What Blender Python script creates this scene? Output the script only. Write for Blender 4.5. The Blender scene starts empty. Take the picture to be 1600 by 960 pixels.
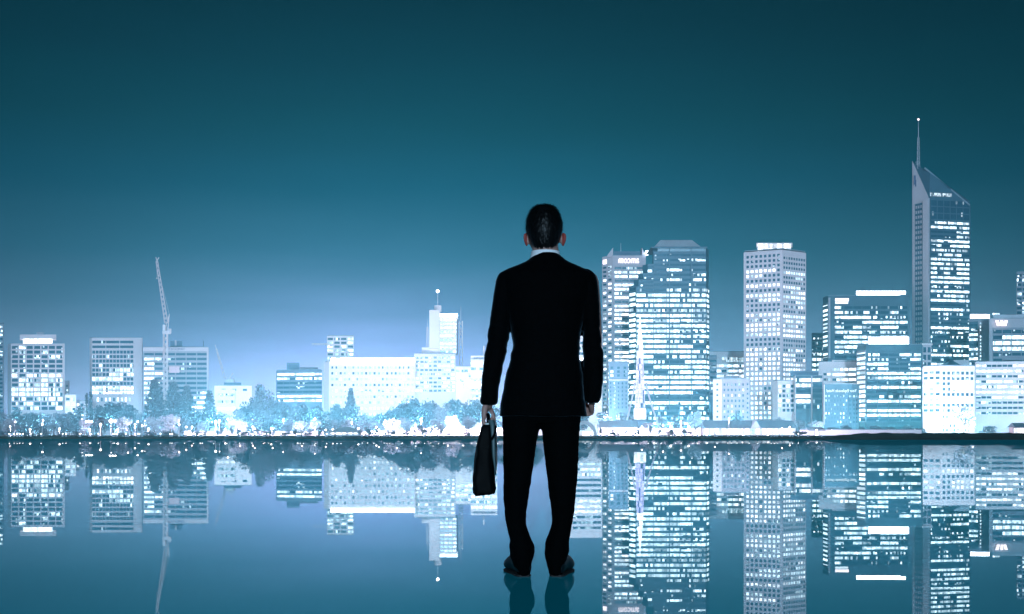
import bpy, bmesh, math, random
from mathutils import Vector, Matrix, noise
R = math.radians
rnd = random.Random(7)
S = bpy.context.scene
COL = S.collection

# ------------------------------------------------------------------ camera
F = 1766.0          # focal length in photo pixels (photo 1600 px wide)
H = 0.685           # camera height above the water / floor
YH = 679.0          # horizon row in the photo
cam = bpy.data.objects.new('camera', bpy.data.cameras.new('camera')); COL.objects.link(cam)
cam.location = (0, 0, H); cam.rotation_euler = (R(90), 0, 0)
cam.data.sensor_width = 36; cam.data.lens = 36*F/1600
cam.data.shift_y = (YH-480)/1600
cam.data.clip_start = 0.1; cam.data.clip_end = 6000
S.camera = cam

def P(px, Y): return ((px-800)/F*Y, Y)
def Z(py, Y): return H+(YH-py)/F*Y

# ------------------------------------------------------------------ view / render
S.view_settings.view_transform = 'Standard'; S.view_settings.look = 'None'
S.view_settings.gamma = 1; S.view_settings.exposure = 0.0
S.view_settings.use_curve_mapping = False
S.render.engine = 'CYCLES'
cy = S.cycles
cy.max_bounces = 5; cy.diffuse_bounces = 2; cy.glossy_bounces = 3; cy.transmission_bounces = 2
cy.volume_bounces = 0; cy.transparent_max_bounces = 4
cy.caustics_reflective = False; cy.caustics_refractive = False
cy.sample_clamp_indirect = 4
cy.use_denoising = True
try: cy.denoiser = 'OPENIMAGEDENOISE'
except Exception: pass

def s2l(c):
    return tuple((x/255/12.92 if x/255 <= .04045 else ((x/255+.055)/1.055)**2.4) for x in c)

# ------------------------------------------------------------------ world: night sky over a lit city
SUN_EL, SUN_ROT = R(8), R(180)
w = bpy.data.worlds.new('World'); S.world = w; w.use_nodes = True
nt = w.node_tree; nt.nodes.clear()
def N(nt, t, **k):
    n = nt.nodes.new(t)
    for a, b in k.items(): setattr(n, a, b)
    return n
def lk(nt, a, b): nt.links.new(a, b)
def mth(nt, op, a, b=None, c=None):
    n = N(nt, 'ShaderNodeMath', operation=op)
    for i, v in enumerate((a, b, c)):
        if v is None: continue
        if hasattr(v, 'links'): lk(nt, v, n.inputs[i])
        else: n.inputs[i].default_value = v
    return n.outputs[0]
tc = N(nt, 'ShaderNodeTexCoord')
nrm = N(nt, 'ShaderNodeVectorMath', operation='NORMALIZE'); lk(nt, tc.outputs['Generated'], nrm.inputs[0])
sep = N(nt, 'ShaderNodeSeparateXYZ'); lk(nt, nrm.outputs[0], sep.inputs[0])
def dotdir(v):
    d = N(nt, 'ShaderNodeVectorMath', operation='DOT_PRODUCT'); lk(nt, nrm.outputs[0], d.inputs[0])
    d.inputs[1].default_value = Vector(v).normalized(); return mth(nt, 'MAXIMUM', d.outputs['Value'], 0.0)
# faint thin cloud streaks shift the elevation used by the ramp a little
mp = N(nt, 'ShaderNodeMapping'); mp.inputs['Scale'].default_value = (3, 3, 26); lk(nt, nrm.outputs[0], mp.inputs[0])
nz = N(nt, 'ShaderNodeTexNoise'); nz.inputs['Scale'].default_value = 1.6; nz.inputs['Detail'].default_value = 5; lk(nt, mp.outputs[0], nz.inputs['Vector'])
zz = mth(nt, 'ADD', sep.outputs[2], mth(nt, 'MULTIPLY', mth(nt, 'SUBTRACT', nz.outputs[0], .5), .028))
ramp = N(nt, 'ShaderNodeValToRGB'); lk(nt, mth(nt, 'ABSOLUTE', zz), ramp.inputs[0])
stops = [(0, (190,210,248)), (.04, (152,184,224)), (.07, (118,160,198)), (.112, (82,132,164)), (.156, (46,111,137)), (.21, (8,90,112)),
         (.262, (0,76,90)), (.312, (0,65,79)), (.36, (0,56,69)), (1, (0,30,42))]
el = ramp.color_ramp.elements
while len(el) < len(stops): el.new(.5)
for e, (p, c) in zip(el, stops): e.position = p; e.color = s2l(c)+(1,)
lobe = mth(nt, 'POWER', dotdir((-.07, .99, .10)), 20.0)
fac = mth(nt, 'MULTIPLY_ADD', lobe, .62, .44)
base = N(nt, 'ShaderNodeVectorMath', operation='SCALE'); lk(nt, ramp.outputs[0], base.inputs[0]); lk(nt, fac, base.inputs['Scale'])
az = mth(nt, 'ARCTAN2', sep.outputs[0], sep.outputs[1])
def gauss(v, c, sg):
    d_ = mth(nt, 'DIVIDE', mth(nt, 'SUBTRACT', v, c), sg)
    return mth(nt, 'EXPONENT', mth(nt, 'MULTIPLY', mth(nt, 'MULTIPLY', d_, d_), -1.0))
# light dome of the city: strongest low over the centre-left, a faint band all along the skyline
g1 = mth(nt, 'MULTIPLY_ADD', gauss(az, -.115, .14), .95, .0)
g1 = mth(nt, 'MULTIPLY', g1, gauss(zz, .02, .072))
g2 = mth(nt, 'MULTIPLY', mth(nt, 'MULTIPLY', gauss(az, .0, .75), gauss(zz, .0, .055)), .20)
g1 = mth(nt, 'ADD', g1, g2)
glow = N(nt, 'ShaderNodeVectorMath', operation='SCALE'); glow.inputs[0].default_value = (.30, .25, .72); lk(nt, g1, glow.inputs['Scale'])
addc = N(nt, 'ShaderNodeVectorMath', operation='ADD'); lk(nt, base.outputs[0], addc.inputs[0]); lk(nt, glow.outputs[0], addc.inputs[1])
bg1 = N(nt, 'ShaderNodeBackground'); lk(nt, addc.outputs[0], bg1.inputs[0]); bg1.inputs[1].default_value = 1.0
sky = N(nt, 'ShaderNodeTexSky', sky_type='NISHITA'); sky.sun_disc = False; sky.sun_elevation = SUN_EL; sky.sun_rotation = SUN_ROT
bg2 = N(nt, 'ShaderNodeBackground'); lk(nt, sky.outputs[0], bg2.inputs[0]); bg2.inputs[1].default_value = 0.00015
ads = N(nt, 'ShaderNodeAddShader'); lk(nt, bg1.outputs[0], ads.inputs[0]); lk(nt, bg2.outputs[0], ads.inputs[1])
out = N(nt, 'ShaderNodeOutputWorld'); lk(nt, ads.outputs[0], out.inputs[0])

# added fill sun behind the camera, a little left, to brighten facades and trees
sun = bpy.data.objects.new('moon_light', bpy.data.lights.new('moon_light', 'SUN')); COL.objects.link(sun)
sun.data.energy = 2.4; sun.data.angle = R(.5); sun.data.color = (.50, .76, 1.0)
sd = Vector((-.028*math.cos(SUN_EL), -math.cos(SUN_EL), math.sin(SUN_EL)))   # towards the fill sun
sun.rotation_euler = sd.to_track_quat('Z', 'Y').to_euler()
sky.sun_rotation = math.atan2(sd.x, sd.y)

# ------------------------------------------------------------------ materials
M = {}
def mat(name, col, rough=.7, spec=.4, metal=0.0, var=.12, scale=.15, stretch=(1,1,1), bump=0.0, em=None, sheen=0):
    m = bpy.data.materials.new(name); m.use_nodes = True; t = m.node_tree
    b = t.nodes['Principled BSDF']
    b.inputs['Roughness'].default_value = rough; b.inputs['Metallic'].default_value = metal
    b.inputs['Specular IOR Level'].default_value = spec
    if sheen: b.inputs['Sheen Weight'].default_value = sheen; b.inputs['Sheen Roughness'].default_value = .3; b.inputs['Sheen Tint'].default_value = (.5,.8,1,1)
    g = N(t, 'ShaderNodeTexCoord'); mpn = N(t, 'ShaderNodeMapping'); mpn.inputs['Scale'].default_value = stretch
    lk(t, g.outputs['Object'], mpn.inputs[0])
    n = N(t, 'ShaderNodeTexNoise'); n.inputs['Scale'].default_value = scale; n.inputs['Detail'].default_value = 5
    lk(t, mpn.outputs[0], n.inputs['Vector'])
    mx = N(t, 'ShaderNodeMix', data_type='RGBA'); lk(t, n.outputs[0], mx.inputs['Factor'])
    mx.inputs[6].default_value = tuple(max(0, c*(1-var*2)) for c in col)+(1,)
    mx.inputs[7].default_value = tuple(min(1, c*(1+var*2)) for c in col)+(1,)
    lk(t, mx.outputs[2], b.inputs['Base Color'])
    if bump:
        bp = N(t, 'ShaderNodeBump'); bp.inputs['Strength'].default_value = bump; lk(t, n.outputs[0], bp.inputs['Height']); lk(t, bp.outputs[0], b.inputs['Normal'])
    if em:
        b.inputs['Emission Color'].default_value = em[0]+(1,); b.inputs['Emission Strength'].default_value = em[1]
        m.cycles.emission_sampling = 'NONE'
    M[name] = m; return m
mat('pale_concrete', (.48,.47,.52), .85, var=.08, scale=.05)
mat('white_render', (.66,.64,.68), .85, var=.05, scale=.05)
mat('mid_concrete', (.28,.31,.37), .85, var=.1, scale=.05)
mat('grey_concrete', (.15,.23,.31), .85, var=.1, scale=.05)
mat('dark_cladding', (.06,.13,.18), .5, var=.15, scale=.05)
mat('brick', (.28,.28,.33), .9, var=.12, scale=.3)
mat('glass', (.038,.11,.155), .3, .8, var=.4, scale=.08)
mat('roof_metal', (.20,.28,.34), .5, .5, var=.1)
mat('steel', (.50,.54,.60), .45, .5, var=.1)
mat('crane_paint', (.62,.64,.68), .5, .5, var=.1)
mat('bark', (.10,.09,.08), .9, var=.3, scale=2)
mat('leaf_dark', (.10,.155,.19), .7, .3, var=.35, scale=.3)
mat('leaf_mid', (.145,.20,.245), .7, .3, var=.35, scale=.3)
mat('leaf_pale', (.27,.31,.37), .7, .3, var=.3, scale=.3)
mat('grass', (.05,.085,.07), .9, .2, var=.4, scale=.25)
mat('paving', (.35,.35,.37), .8, .3, var=.2, scale=.2)
mat('quay_stone', (.10,.14,.15), .8, .3, var=.3, scale=.5)
mat('letter_dark', (.10,.14,.24), .7)
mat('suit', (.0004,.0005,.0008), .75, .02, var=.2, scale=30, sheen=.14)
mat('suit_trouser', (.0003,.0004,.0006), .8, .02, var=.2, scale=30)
mat('shirt', (.82,.84,.88), .8, .3, var=.02)
mat('skin', (.36,.21,.18), .5, .4, var=.08, scale=18, bump=.05)
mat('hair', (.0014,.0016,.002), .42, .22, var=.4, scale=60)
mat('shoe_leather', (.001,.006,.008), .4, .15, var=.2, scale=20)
mat('shoe_sole', (.01,.01,.01), .7)
mat('bag_leather', (.0006,.0007,.001), .6, .06, var=.3, scale=14, bump=.15)
mat('bag_side', (.05,.10,.11), .45, .4, var=.25, scale=9, bump=.2)
mat('brass', (.06,.07,.07), .35, .5, metal=1)

def emit(name, col, st, sample=False):
    m = bpy.data.materials.new(name); m.use_nodes = True; t = m.node_tree; t.nodes.clear()
    e = N(t, 'ShaderNodeEmission'); e.inputs[0].default_value = col+(1,); e.inputs[1].default_value = st
    o = N(t, 'ShaderNodeOutputMaterial'); lk(t, e.outputs[0], o.inputs[0])
    m.cycles.emission_sampling = 'AUTO' if sample else 'NONE'
    M[name] = m; return m
emit('neon', (.84,.88,1), 9, True)
emit('lamp_glass', (1,.95,.98), 14)
emit('beacon', (1,.97,1), 30)
emit('sign_glow', (1,.82,.88), 3)
emit('sign_white', (.80,.90,1), 2.0)
emit('sign_pink', (.74,.68,.92), .8)

def window_mat(name, thr, cell, st, dark=(.035,.095,.14), seed=0.0, col=(.74,.90,1.0), lo=.22):
    """panes split into ceiling-light cells: share 1-thr of the cells is lit, each to its own level"""
    m = bpy.data.materials.new(name); m.use_nodes = True; t = m.node_tree
    b = t.nodes['Principled BSDF']; b.inputs['Base Color'].default_value = dark+(1,); b.inputs['Roughness'].default_value = .15
    g = N(t, 'ShaderNodeNewGeometry'); mpn = N(t, 'ShaderNodeMapping')
    mpn.inputs['Scale'].default_value = (1/cell, 1/cell, .29); mpn.inputs['Location'].default_value = (seed, seed, 0)
    lk(t, g.outputs['Position'], mpn.inputs[0])
    fl = N(t, 'ShaderNodeVectorMath', operation='FLOOR'); lk(t, mpn.outputs[0], fl.inputs[0])
    sx = N(t, 'ShaderNodeSeparateXYZ'); lk(t, fl.outputs[0], sx.inputs[0])
    cx = N(t, 'ShaderNodeCombineXYZ'); lk(t, sx.outputs[0], cx.inputs[0]); lk(t, sx.outputs[2], cx.inputs[2])
    wn = N(t, 'ShaderNodeTexWhiteNoise', noise_dimensions='3D'); lk(t, cx.outputs[0], wn.inputs['Vector'])
    on = mth(t, 'GREATER_THAN', wn.outputs['Value'], thr)
    nn = N(t, 'ShaderNodeTexNoise'); nn.inputs['Scale'].default_value = .9; nn.inputs['Detail'].default_value = 3; lk(t, g.outputs['Position'], nn.inputs['Vector'])
    wc = N(t, 'ShaderNodeSeparateColor'); lk(t, wn.outputs['Color'], wc.inputs[0])
    lvl = mth(t, 'MULTIPLY_ADD', wc.outputs[1], 1.0-lo, lo)
    lvl = mth(t, 'MULTIPLY', lvl, mth(t, 'MULTIPLY_ADD', nn.outputs[0], 1.6, .2))
    oi = N(t, 'ShaderNodeObjectInfo')
    lvl = mth(t, 'MULTIPLY', lvl, mth(t, 'MULTIPLY_ADD', oi.outputs['Random'], .5, .75))
    lk(t, mth(t, 'MULTIPLY', mth(t, 'MULTIPLY', on, lvl), st), b.inputs['Emission Strength'])
    b.inputs['Emission Color'].default_value = col+(1,)
    m.cycles.emission_sampling = 'NONE'
    M[name] = m; return m
window_mat('pane_lit', .02, 1.7, 3.6)
window_mat('pane_warm', .02, 1.7, 3.6, col=(.90,.92,1.0))
window_mat('pane_dim', .15, 1.3, 1.3)
window_mat('pane_part', .5, 1.5, 3.2, seed=3.3)
window_mat('pane_few', .84, 1.3, 3.0, seed=7.1)
window_mat('pane_dark', .965, 1.2, 1.2, seed=1.7)
CODE = {'1':'pane_lit', 'w':'pane_warm', 'h':'pane_dim', 'm':'pane_part', 's':'pane_few', '0':'pane_dark'}

# ------------------------------------------------------------------ helpers
def tag(o, label=None, cat=None, group=None, kind=None):
    if label: o['label'] = label
    if cat: o['category'] = cat
    if group: o['group'] = group
    if kind: o['kind'] = kind
    return o
def empty(name, loc, rz=0):
    o = bpy.data.objects.new(name, None); COL.objects.link(o); o.location = loc; o.rotation_euler = (0, 0, rz); return o
class MB:
    def __init__(s): s.v = []; s.f = []; s.mi = []; s.mats = []
    def m(s, name):
        if name not in s.mats: s.mats.append(name)
        return s.mats.index(name)
    def add(s, vs, fs, mt):
        k = len(s.v); s.v += [tuple(v) for v in vs]; s.f += [tuple(i+k for i in f) for f in fs]; s.mi += [s.m(mt)]*len(fs)
    def frame_box(s, o, u, n, a0, a1, b0, b1, z0, z1, mt):
        """box along wall direction u (a0..a1), outward n (b0..b1), height z0..z1; o = 2D origin"""
        vs = []
        for z in (z0, z1):
            for a, b in ((a0,b0),(a1,b0),(a1,b1),(a0,b1)):
                vs.append((o[0]+u[0]*a+n[0]*b, o[1]+u[1]*a+n[1]*b, z))
        s.add(vs, [(0,3,2,1),(4,5,6,7),(0,1,5,4),(1,2,6,5),(2,3,7,6),(3,0,4,7)], mt)
    def box(s, x0, x1, y0, y1, z0, z1, mt): s.frame_box((0,0), (1,0), (0,1), x0, x1, y0, y1, z0, z1, mt)
    def prism(s, pts, z0, z1, mt, zt=None):
        n = len(pts); zt = zt or [z1]*n
        vs = [(p[0],p[1],z0) for p in pts]+[(p[0],p[1],z) for p, z in zip(pts, zt)]
        fs = [tuple(range(n))[::-1], tuple(range(n, 2*n))]+[(i,(i+1)%n,n+(i+1)%n,n+i) for i in range(n)]
        s.add(vs, fs, mt)
    def bar(s, a, b, r, mt, r2=None, seg=4):
        a = Vector(a); b = Vector(b); d = (b-a); r2 = r if r2 is None else r2
        if d.length < 1e-6: return
        q = d.to_track_quat('Z', 'Y'); vs = []
        for p, rr in ((a, r), (b, r2)):
            for k in range(seg):
                t = 2*math.pi*(k+.5)/seg; vs.append(p+q@Vector((math.cos(t)*rr, math.sin(t)*rr, 0)))
        fs = [(k,(k+1)%seg,seg+(k+1)%seg,seg+k) for k in range(seg)]+[tuple(range(seg))[::-1], tuple(range(seg,2*seg))]
        s.add(vs, fs, mt)
    def ball(s, c, r, mt, seg=8, rings=5, sz=1.0):
        vs = [(c[0],c[1],c[2]-r*sz)]
        for i in range(1, rings):
            ph = -math.pi/2+math.pi*i/rings
            for k in range(seg):
                t = 2*math.pi*k/seg; vs.append((c[0]+r*math.cos(ph)*math.cos(t), c[1]+r*math.cos(ph)*math.sin(t), c[2]+r*sz*math.sin(ph)))
        vs.append((c[0],c[1],c[2]+r*sz)); fs = []
        for k in range(seg):
            fs.append((0, 1+(k+1)%seg, 1+k))
            for i in range(rings-2):
                a = 1+i*seg; fs.append((a+k, a+(k+1)%seg, a+seg+(k+1)%seg, a+seg+k))
            a = 1+(rings-2)*seg; fs.append((a+k, a+(k+1)%seg, len(vs)-1))
        s.add(vs, fs, mt)
    def build(s, name, parent=None, origin=None, smooth=False, link=True):
        me = bpy.data.meshes.new(name)
        o0 = Vector(origin) if origin is not None else Vector((0,0,0))
        me.from_pydata([tuple(Vector(v)-o0) for v in s.v], [], s.f)
        for n in s.mats: me.materials.append(M[n])
        me.polygons.foreach_set('material_index', s.mi)
        if smooth: me.polygons.foreach_set('use_smooth', [True]*len(s.f))
        me.update()
        o = bpy.data.objects.new(name, me); COL.objects.link(o)
        if parent: o.parent = parent
        return o

GZ = 0.30   # level of the city ground above the water

PANE = {}
def pane_mesh(wd, ht, mt):
    k = (round(wd, 2), round(ht, 2), mt)
    if k not in PANE:
        b = MB(); b.box(-k[0]/2, k[0]/2, -.12, .0, -k[1]/2, k[1]/2, mt)
        me = bpy.data.meshes.new('window'); me.from_pydata(b.v, [], b.f); me.materials.append(M[mt]); PANE[k] = me
    return PANE[k]

class Building:
    def __init__(s, name, label, pts, ytop, wall='pale_concrete', depth=26, cat='building', zt=None, roof=True, ybot=None):
        """pts = [(px, Y)...] of the visible walls, left to right; the back is closed depth metres behind"""
        s.f = [Vector(P(*p)) for p in pts]; s.Y = min(p[1] for p in pts)
        s.z1 = zt if zt is not None else Z(ytop, pts[0][1]); s.z0 = GZ if ybot is None else Z(ybot, s.Y)
        a, b = s.f[0], s.f[-1]
        yb = max(a.y, b.y)+depth
        s.poly = [tuple(p) for p in s.f]+[P(pts[-1][0], yb), P(pts[0][0], yb)]
        c = (a+b)/2
        s.root = empty(name, (c.x, c.y, GZ)); tag(s.root, label, cat)
        s.o = Vector((c.x, c.y, GZ)); s.wall = MB(); s.trim = MB(); s.wm = wall
        s.wall.prism(s.poly, s.z0, s.z1, wall); s.win = []; s.extra = []
        if roof:
            s.roof = MB()
            m = sum((Vector(p) for p in s.poly), Vector((0,0)))/len(s.poly)
            s.roof.prism([tuple(m+(Vector(p)-m)*.97) for p in s.poly], s.z1+.02, s.z1+.5, 'roof_metal'); s.extra.append((s.roof, 'roof'))
    def edge(s, i, u0=0, u1=1):
        a, b = s.f[i], s.f[i+1]; d = (b-a); a2 = a+d*u0; L = d.length*(u1-u0); u = d.normalized(); return a2, u, Vector((u.y, -u.x)), L
    def px_edge(s, i, pa, pb):
        """u range on wall i that spans the photo columns pa..pb"""
        a, b = s.f[i], s.f[i+1]; out = []
        for p in (pa, pb):
            k = (p-800)/F; den = (b.x-a.x)-k*(b.y-a.y); out.append((k*a.y-a.x)/den)
        return out
    def facade(s, i, yt, yb, nb, rows, u=(0,1), px=None, fx=.85, fz=.55, relief=.35, trim=None, mull=True, band=True, low=0.5, group=None, uh=None):
        if px: u = s.px_edge(i, *px)
        o, uu, nn, L = s.edge(i, *u); Yr = s.f[i].y
        zt, zb = Z(yt, Yr), Z(yb, Yr); nf = len(rows); fh = (zt-zb)/nf; bw = L/nb
        tm = trim or s.wm; ang = math.atan2(uu.y, uu.x)
        wd, ht = bw*fx, fh*fz
        for k, row in enumerate(rows):
            z_hi = zt-k*fh; zc = z_hi-fh*(1-fz)*low-ht/2
            if band: s.trim.frame_box(o, uu, nn, 0, L, -.05, relief, z_hi-fh*(1-fz)*low, z_hi+fh*(1-fz)*(1-low), tm)
            for j in range(nb):
                c = row if len(row) == 1 else row[min(len(row)-1, int(j*len(row)/nb))]
                if c == 'p': c = rnd.choices('1m0h', (5,3,2,1))[0]
                elif c == 'q': c = rnd.choices('1ms0', (1.5,2,3,5))[0]
                elif c == 'l': c = rnd.choices('1h0m', (16,1.0,.3,1.0))[0]
                elif c == 'x': continue
                p = o+uu*(bw*(j+.5))+nn*.02
                s.win.append(((p.x, p.y, zc), ang, wd, ht, CODE[c]))
        if band: s.trim.frame_box(o, uu, nn, 0, L, -.05, relief, zb-.1, zb+fh*(1-fz)*(1-low), tm)
        if mull and fx < .995:
            for j in range(nb+1):
                a = bw*j; h = bw*(1-fx)/2
                s.trim.frame_box(o, uu, nn, max(0, a-h), min(L, a+h), -.04, relief+.06, zb-.15, zt+.05, tm)
        return o, uu, nn, L
    def strip(s, i, yt, yb, px, mt, name, b0=.1, b1=.6):
        u = s.px_edge(i, *px); o, uu, nn, L = s.edge(i, *u); Yr = s.f[i].y
        m = MB(); m.frame_box(o, uu, nn, 0, L, b0, b1, Z(yb, Yr), Z(yt, Yr), mt); s.extra.append((m, name))
    def boxpx(s, x0, x1, yt, yb, Yf, depth, mt, name):
        m = MB(); m.prism([P(x0,Yf), P(x1,Yf), P(x1,Yf+depth), P(x0,Yf+depth)], Z(yb,Yf), Z(yt,Yf), mt); s.extra.append((m, name)); return m
    def done(s):
        s.wall.build('wall', s.root, s.o)
        if s.trim.v: s.trim.build('facade_frame', s.root, s.o)
        for m, n in s.extra: m.build(n, s.root, s.o)
        s.win.sort(key=lambda q: -q[2]*q[3]*(1.0 if q[4] != 'pane_dark' else .999))
        for (p, ang, wd, ht, mt) in s.win[:98]:
            o = bpy.data.objects.new('window', pane_mesh(wd, ht, mt)); COL.objects.link(o); o.parent = s.root
            o.location = Vector(p)-s.o; o.rotation_euler = (0, 0, ang)
        if len(s.win) > 98:
            b = MB()
            for (p, ang, wd, ht, mt) in s.win[98:]:
                b.frame_box((p[0], p[1]), (math.cos(ang), math.sin(ang)), (math.sin(ang), -math.cos(ang)), -wd/2, wd/2, 0, .12, p[2]-ht/2, p[2]+ht/2, mt)
            o = b.build('window', s.root, s.o); o['kind'] = 'stuff'
        return s
def text_on(parent, body, px0, px1, yt, yb, Y, mt, name='sign_lettering', off=.5, condensed=None):
    cu = bpy.data.curves.new(name, 'FONT'); cu.body = body; cu.size = 1; cu.extrude = .04; cu.resolution_u = 3
    o = bpy.data.objects.new(name, cu); COL.objects.link(o); bpy.context.view_layer.update()
    me = bpy.data.meshes.new_from_object(o.evaluated_get(bpy.context.evaluated_depsgraph_get())); bpy.data.objects.remove(o)
    o = bpy.data.objects.new(name, me); COL.objects.link(o); me.materials.clear(); me.materials.append(M[mt])
    bpy.context.view_layer.update()
    d = o.dimensions; x0, x1 = P(px0,Y)[0], P(px1,Y)[0]; z0, z1 = Z(yb,Y), Z(yt,Y)
    o.rotation_euler = (R(90), 0, 0); sx = (x1-x0)/d.x; sz = (z1-z0)/d.y
    o.scale = (-sx, sz, 1.0)      # the writing reads mirrored, as in the photo
    mn = min(v[0] for v in o.bound_box); mny = min(v[1] for v in o.bound_box)
    o.parent = parent
    o.location = Vector((x1+mn*sx, Y-off, z0-mny*sz))-parent.location
    return o

# ------------------------------------------------------------------ ground and water
def water():
    me = bpy.data.meshes.new('water'); ys = [-60, 0, 4, 8, 15, 30, 60, 110, 200]
    vs = []; fs = []
    for y in ys:
        for x in (-900, 900): vs.append((x, y, 0))
    for i in range(len(ys)-1): fs.append((2*i, 2*i+1, 2*i+3, 2*i+2))
    me.from_pydata(vs, [], fs)
    m = bpy.data.materials.new('calm_water'); m.use_nodes = True; t = m.node_tree; t.nodes.clear()
    g = N(t, 'ShaderNodeNewGeometry'); sp = N(t, 'ShaderNodeSeparateXYZ'); lk(t, g.outputs['Position'], sp.inputs[0])
    # reflection dimming painted into the gloss tint: darker near shore and close up
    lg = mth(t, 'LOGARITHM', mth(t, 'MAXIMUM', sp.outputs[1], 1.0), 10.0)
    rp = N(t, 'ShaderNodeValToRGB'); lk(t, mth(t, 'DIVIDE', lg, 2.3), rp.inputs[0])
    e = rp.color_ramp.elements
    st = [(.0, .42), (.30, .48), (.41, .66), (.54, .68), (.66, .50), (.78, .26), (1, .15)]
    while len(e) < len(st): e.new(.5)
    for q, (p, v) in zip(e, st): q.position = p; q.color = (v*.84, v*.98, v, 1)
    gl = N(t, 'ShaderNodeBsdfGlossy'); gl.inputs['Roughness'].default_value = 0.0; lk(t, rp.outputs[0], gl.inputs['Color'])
    nn = N(t, 'ShaderNodeTexNoise'); nn.inputs['Scale'].default_value = .6; nn.inputs['Detail'].default_value = 4
    mpn = N(t, 'ShaderNodeMapping'); mpn.inputs['Scale'].default_value = (1, .35, 1); lk(t, g.outputs['Position'], mpn.inputs[0]); lk(t, mpn.outputs[0], nn.inputs['Vector'])
    bp = N(t, 'ShaderNodeBump'); bp.inputs['Strength'].default_value = .009; bp.inputs['Distance'].default_value = .05; lk(t, nn.outputs[0], bp.inputs['Height'])
    lk(t, bp.outputs[0], gl.inputs['Normal'])
    df = N(t, 'ShaderNodeBsdfDiffuse'); df.inputs['Color'].default_value = (.0, .34, .42, 1)
    ad = N(t, 'ShaderNodeAddShader'); lk(t, gl.outputs[0], ad.inputs[0]); lk(t, df.outputs[0], ad.inputs[1])
    o = N(t, 'ShaderNodeOutputMaterial'); lk(t, ad.outputs[0], o.inputs[0])
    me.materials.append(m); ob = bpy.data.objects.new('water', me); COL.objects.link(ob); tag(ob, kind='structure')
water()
# shoreline with small irregularities; quay face 0.3 m high
shore = []
for i in range(121):
    px = -150+i*1900/120
    Y = 172+3*math.sin(i*.7)+2*noise.noise(Vector((i*.35, 0, 0)))
    x = (px-800)/F*175; shore.append((x, Y))
b = MB()
vs = [(x, y, -.2) for x, y in shore]+[(x, y+.25, GZ) for x, y in shore]+[(x*12, 2600, GZ) for x, y in shore]
n = len(shore); fs = []
for i in range(n-1): fs.append((i, i+1, n+i+1, n+i)); fs.append((n+i, n+i+1, 2*n+i+1, 2*n+i))
b.add(vs, fs, 'grass'); g = b.build('ground'); tag(g, kind='structure')
b = MB()
for i in range(n-1):
    (x0, y0), (x1, y1) = shore[i], shore[i+1]
    b.add([(x0,y0+1,GZ+.006),(x1,y1+1,GZ+.006),(x1,y1+16,GZ+.006),(x0,y0+16,GZ+.006)], [(0,1,2,3)], 'paving')
g = b.build('path'); tag(g, kind='structure')
b = MB(); b.box(-700, 700, 478, 560, GZ, GZ+.01, 'paving'); g = b.build('road'); tag(g, kind='structure')
# raised grass embankment on the right
b = MB(); vs = []; fs = []; nx, ny = 60, 9
for i in range(nx+1):
    px = 1262+i*430/nx; x = (px-800)/F*150
    k = min(1, i/14)
    for j in range(ny+1):
        v = j/ny; y = 141+4*noise.noise(Vector((i*.2, 3, 0)))+v*30
        z = -.1+(k**.6)*(1.02*math.sin(min(1, v*1.6)*math.pi/2))*(.9+.25*noise.noise(Vector((i*.4, j*.8, 5))))
        vs.append((x*y/150, y, z))
for i in range(nx):
    for j in range(ny): a = i*(ny+1)+j; fs.append((a, a+ny+1, a+ny+2, a+1))
b.add(vs, fs, 'grass'); g = b.build('embankment', smooth=True); tag(g, kind='structure')

# ------------------------------------------------------------------ city
BT = {}
def B(*a, **k): return Building(*a, **k)
# 1 far left edge
b = B('apartment_tower', 'dark slim apartment tower cut by the left edge of the photo', [(-42,880),(6,880)], 505, 'dark_cladding', 24)
b.facade(0, 508, 640, 6, ['1']+['q']*20, fx=.6, fz=.5, trim='mid_concrete'); b.done()
# 2 grid office block
b = B('office_block', 'pale grid-fronted office block with lit rooftop box, far left behind trees', [(12,806),(17,800),(101,800)], 527, 'pale_concrete', 24)
b.z1 = Z(537,800); b.wall = MB(); b.wall.prism(b.poly, GZ, b.z1, 'pale_concrete'); b.extra = []
b.facade(1, 539.5, 642, 7, ['0100000','0h00m00','ss0m0mm','0s00000','0ss0s00','qmsss0s','wmlmlww','qqmhlhq','sqmlqmm','lllwlll','ll1l1lm','smsmsmm','qmqmsmm','shsmsq1'], px=(18,99), fx=.86, fz=.66, relief=.7)
b.boxpx(31, 88, 523, 529.5, 803, 14, 'pale_concrete', 'rooftop_box'); b.boxpx(36, 82, 529.5, 537, 804, 12, 'pane_warm', 'rooftop_window')
b.boxpx(57, 68, 519, 523, 806, 6, 'mid_concrete', 'roof_plant'); b.done()
b = B('stair_tower', 'narrow pale stair tower against the right side of the far-left grid block', [(100.8,812),(108.5,812)], 596, 'mid_concrete', 12)
b.facade(0, 600, 640, 1, ['s']*6, fx=.4, fz=.4, band=False, mull=False); b.done()
b = B('low_building', 'low white building with square openings, right of the far-left grid block', [(102,780),(119,780)], 617, 'white_render', 18)
b.facade(0, 620, 652, 2, ['0h','11','hm','11'], fx=.7, fz=.55); b.done()
b = B('low_building', 'very low lit annex left of the second office block, above the trees', [(119.2,785),(138,785)], 627, 'mid_concrete', 14)
b.facade(0, 629, 652, 3, ['w0w','1w1','www'], fx=.7, fz=.55); b.done()
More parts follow.
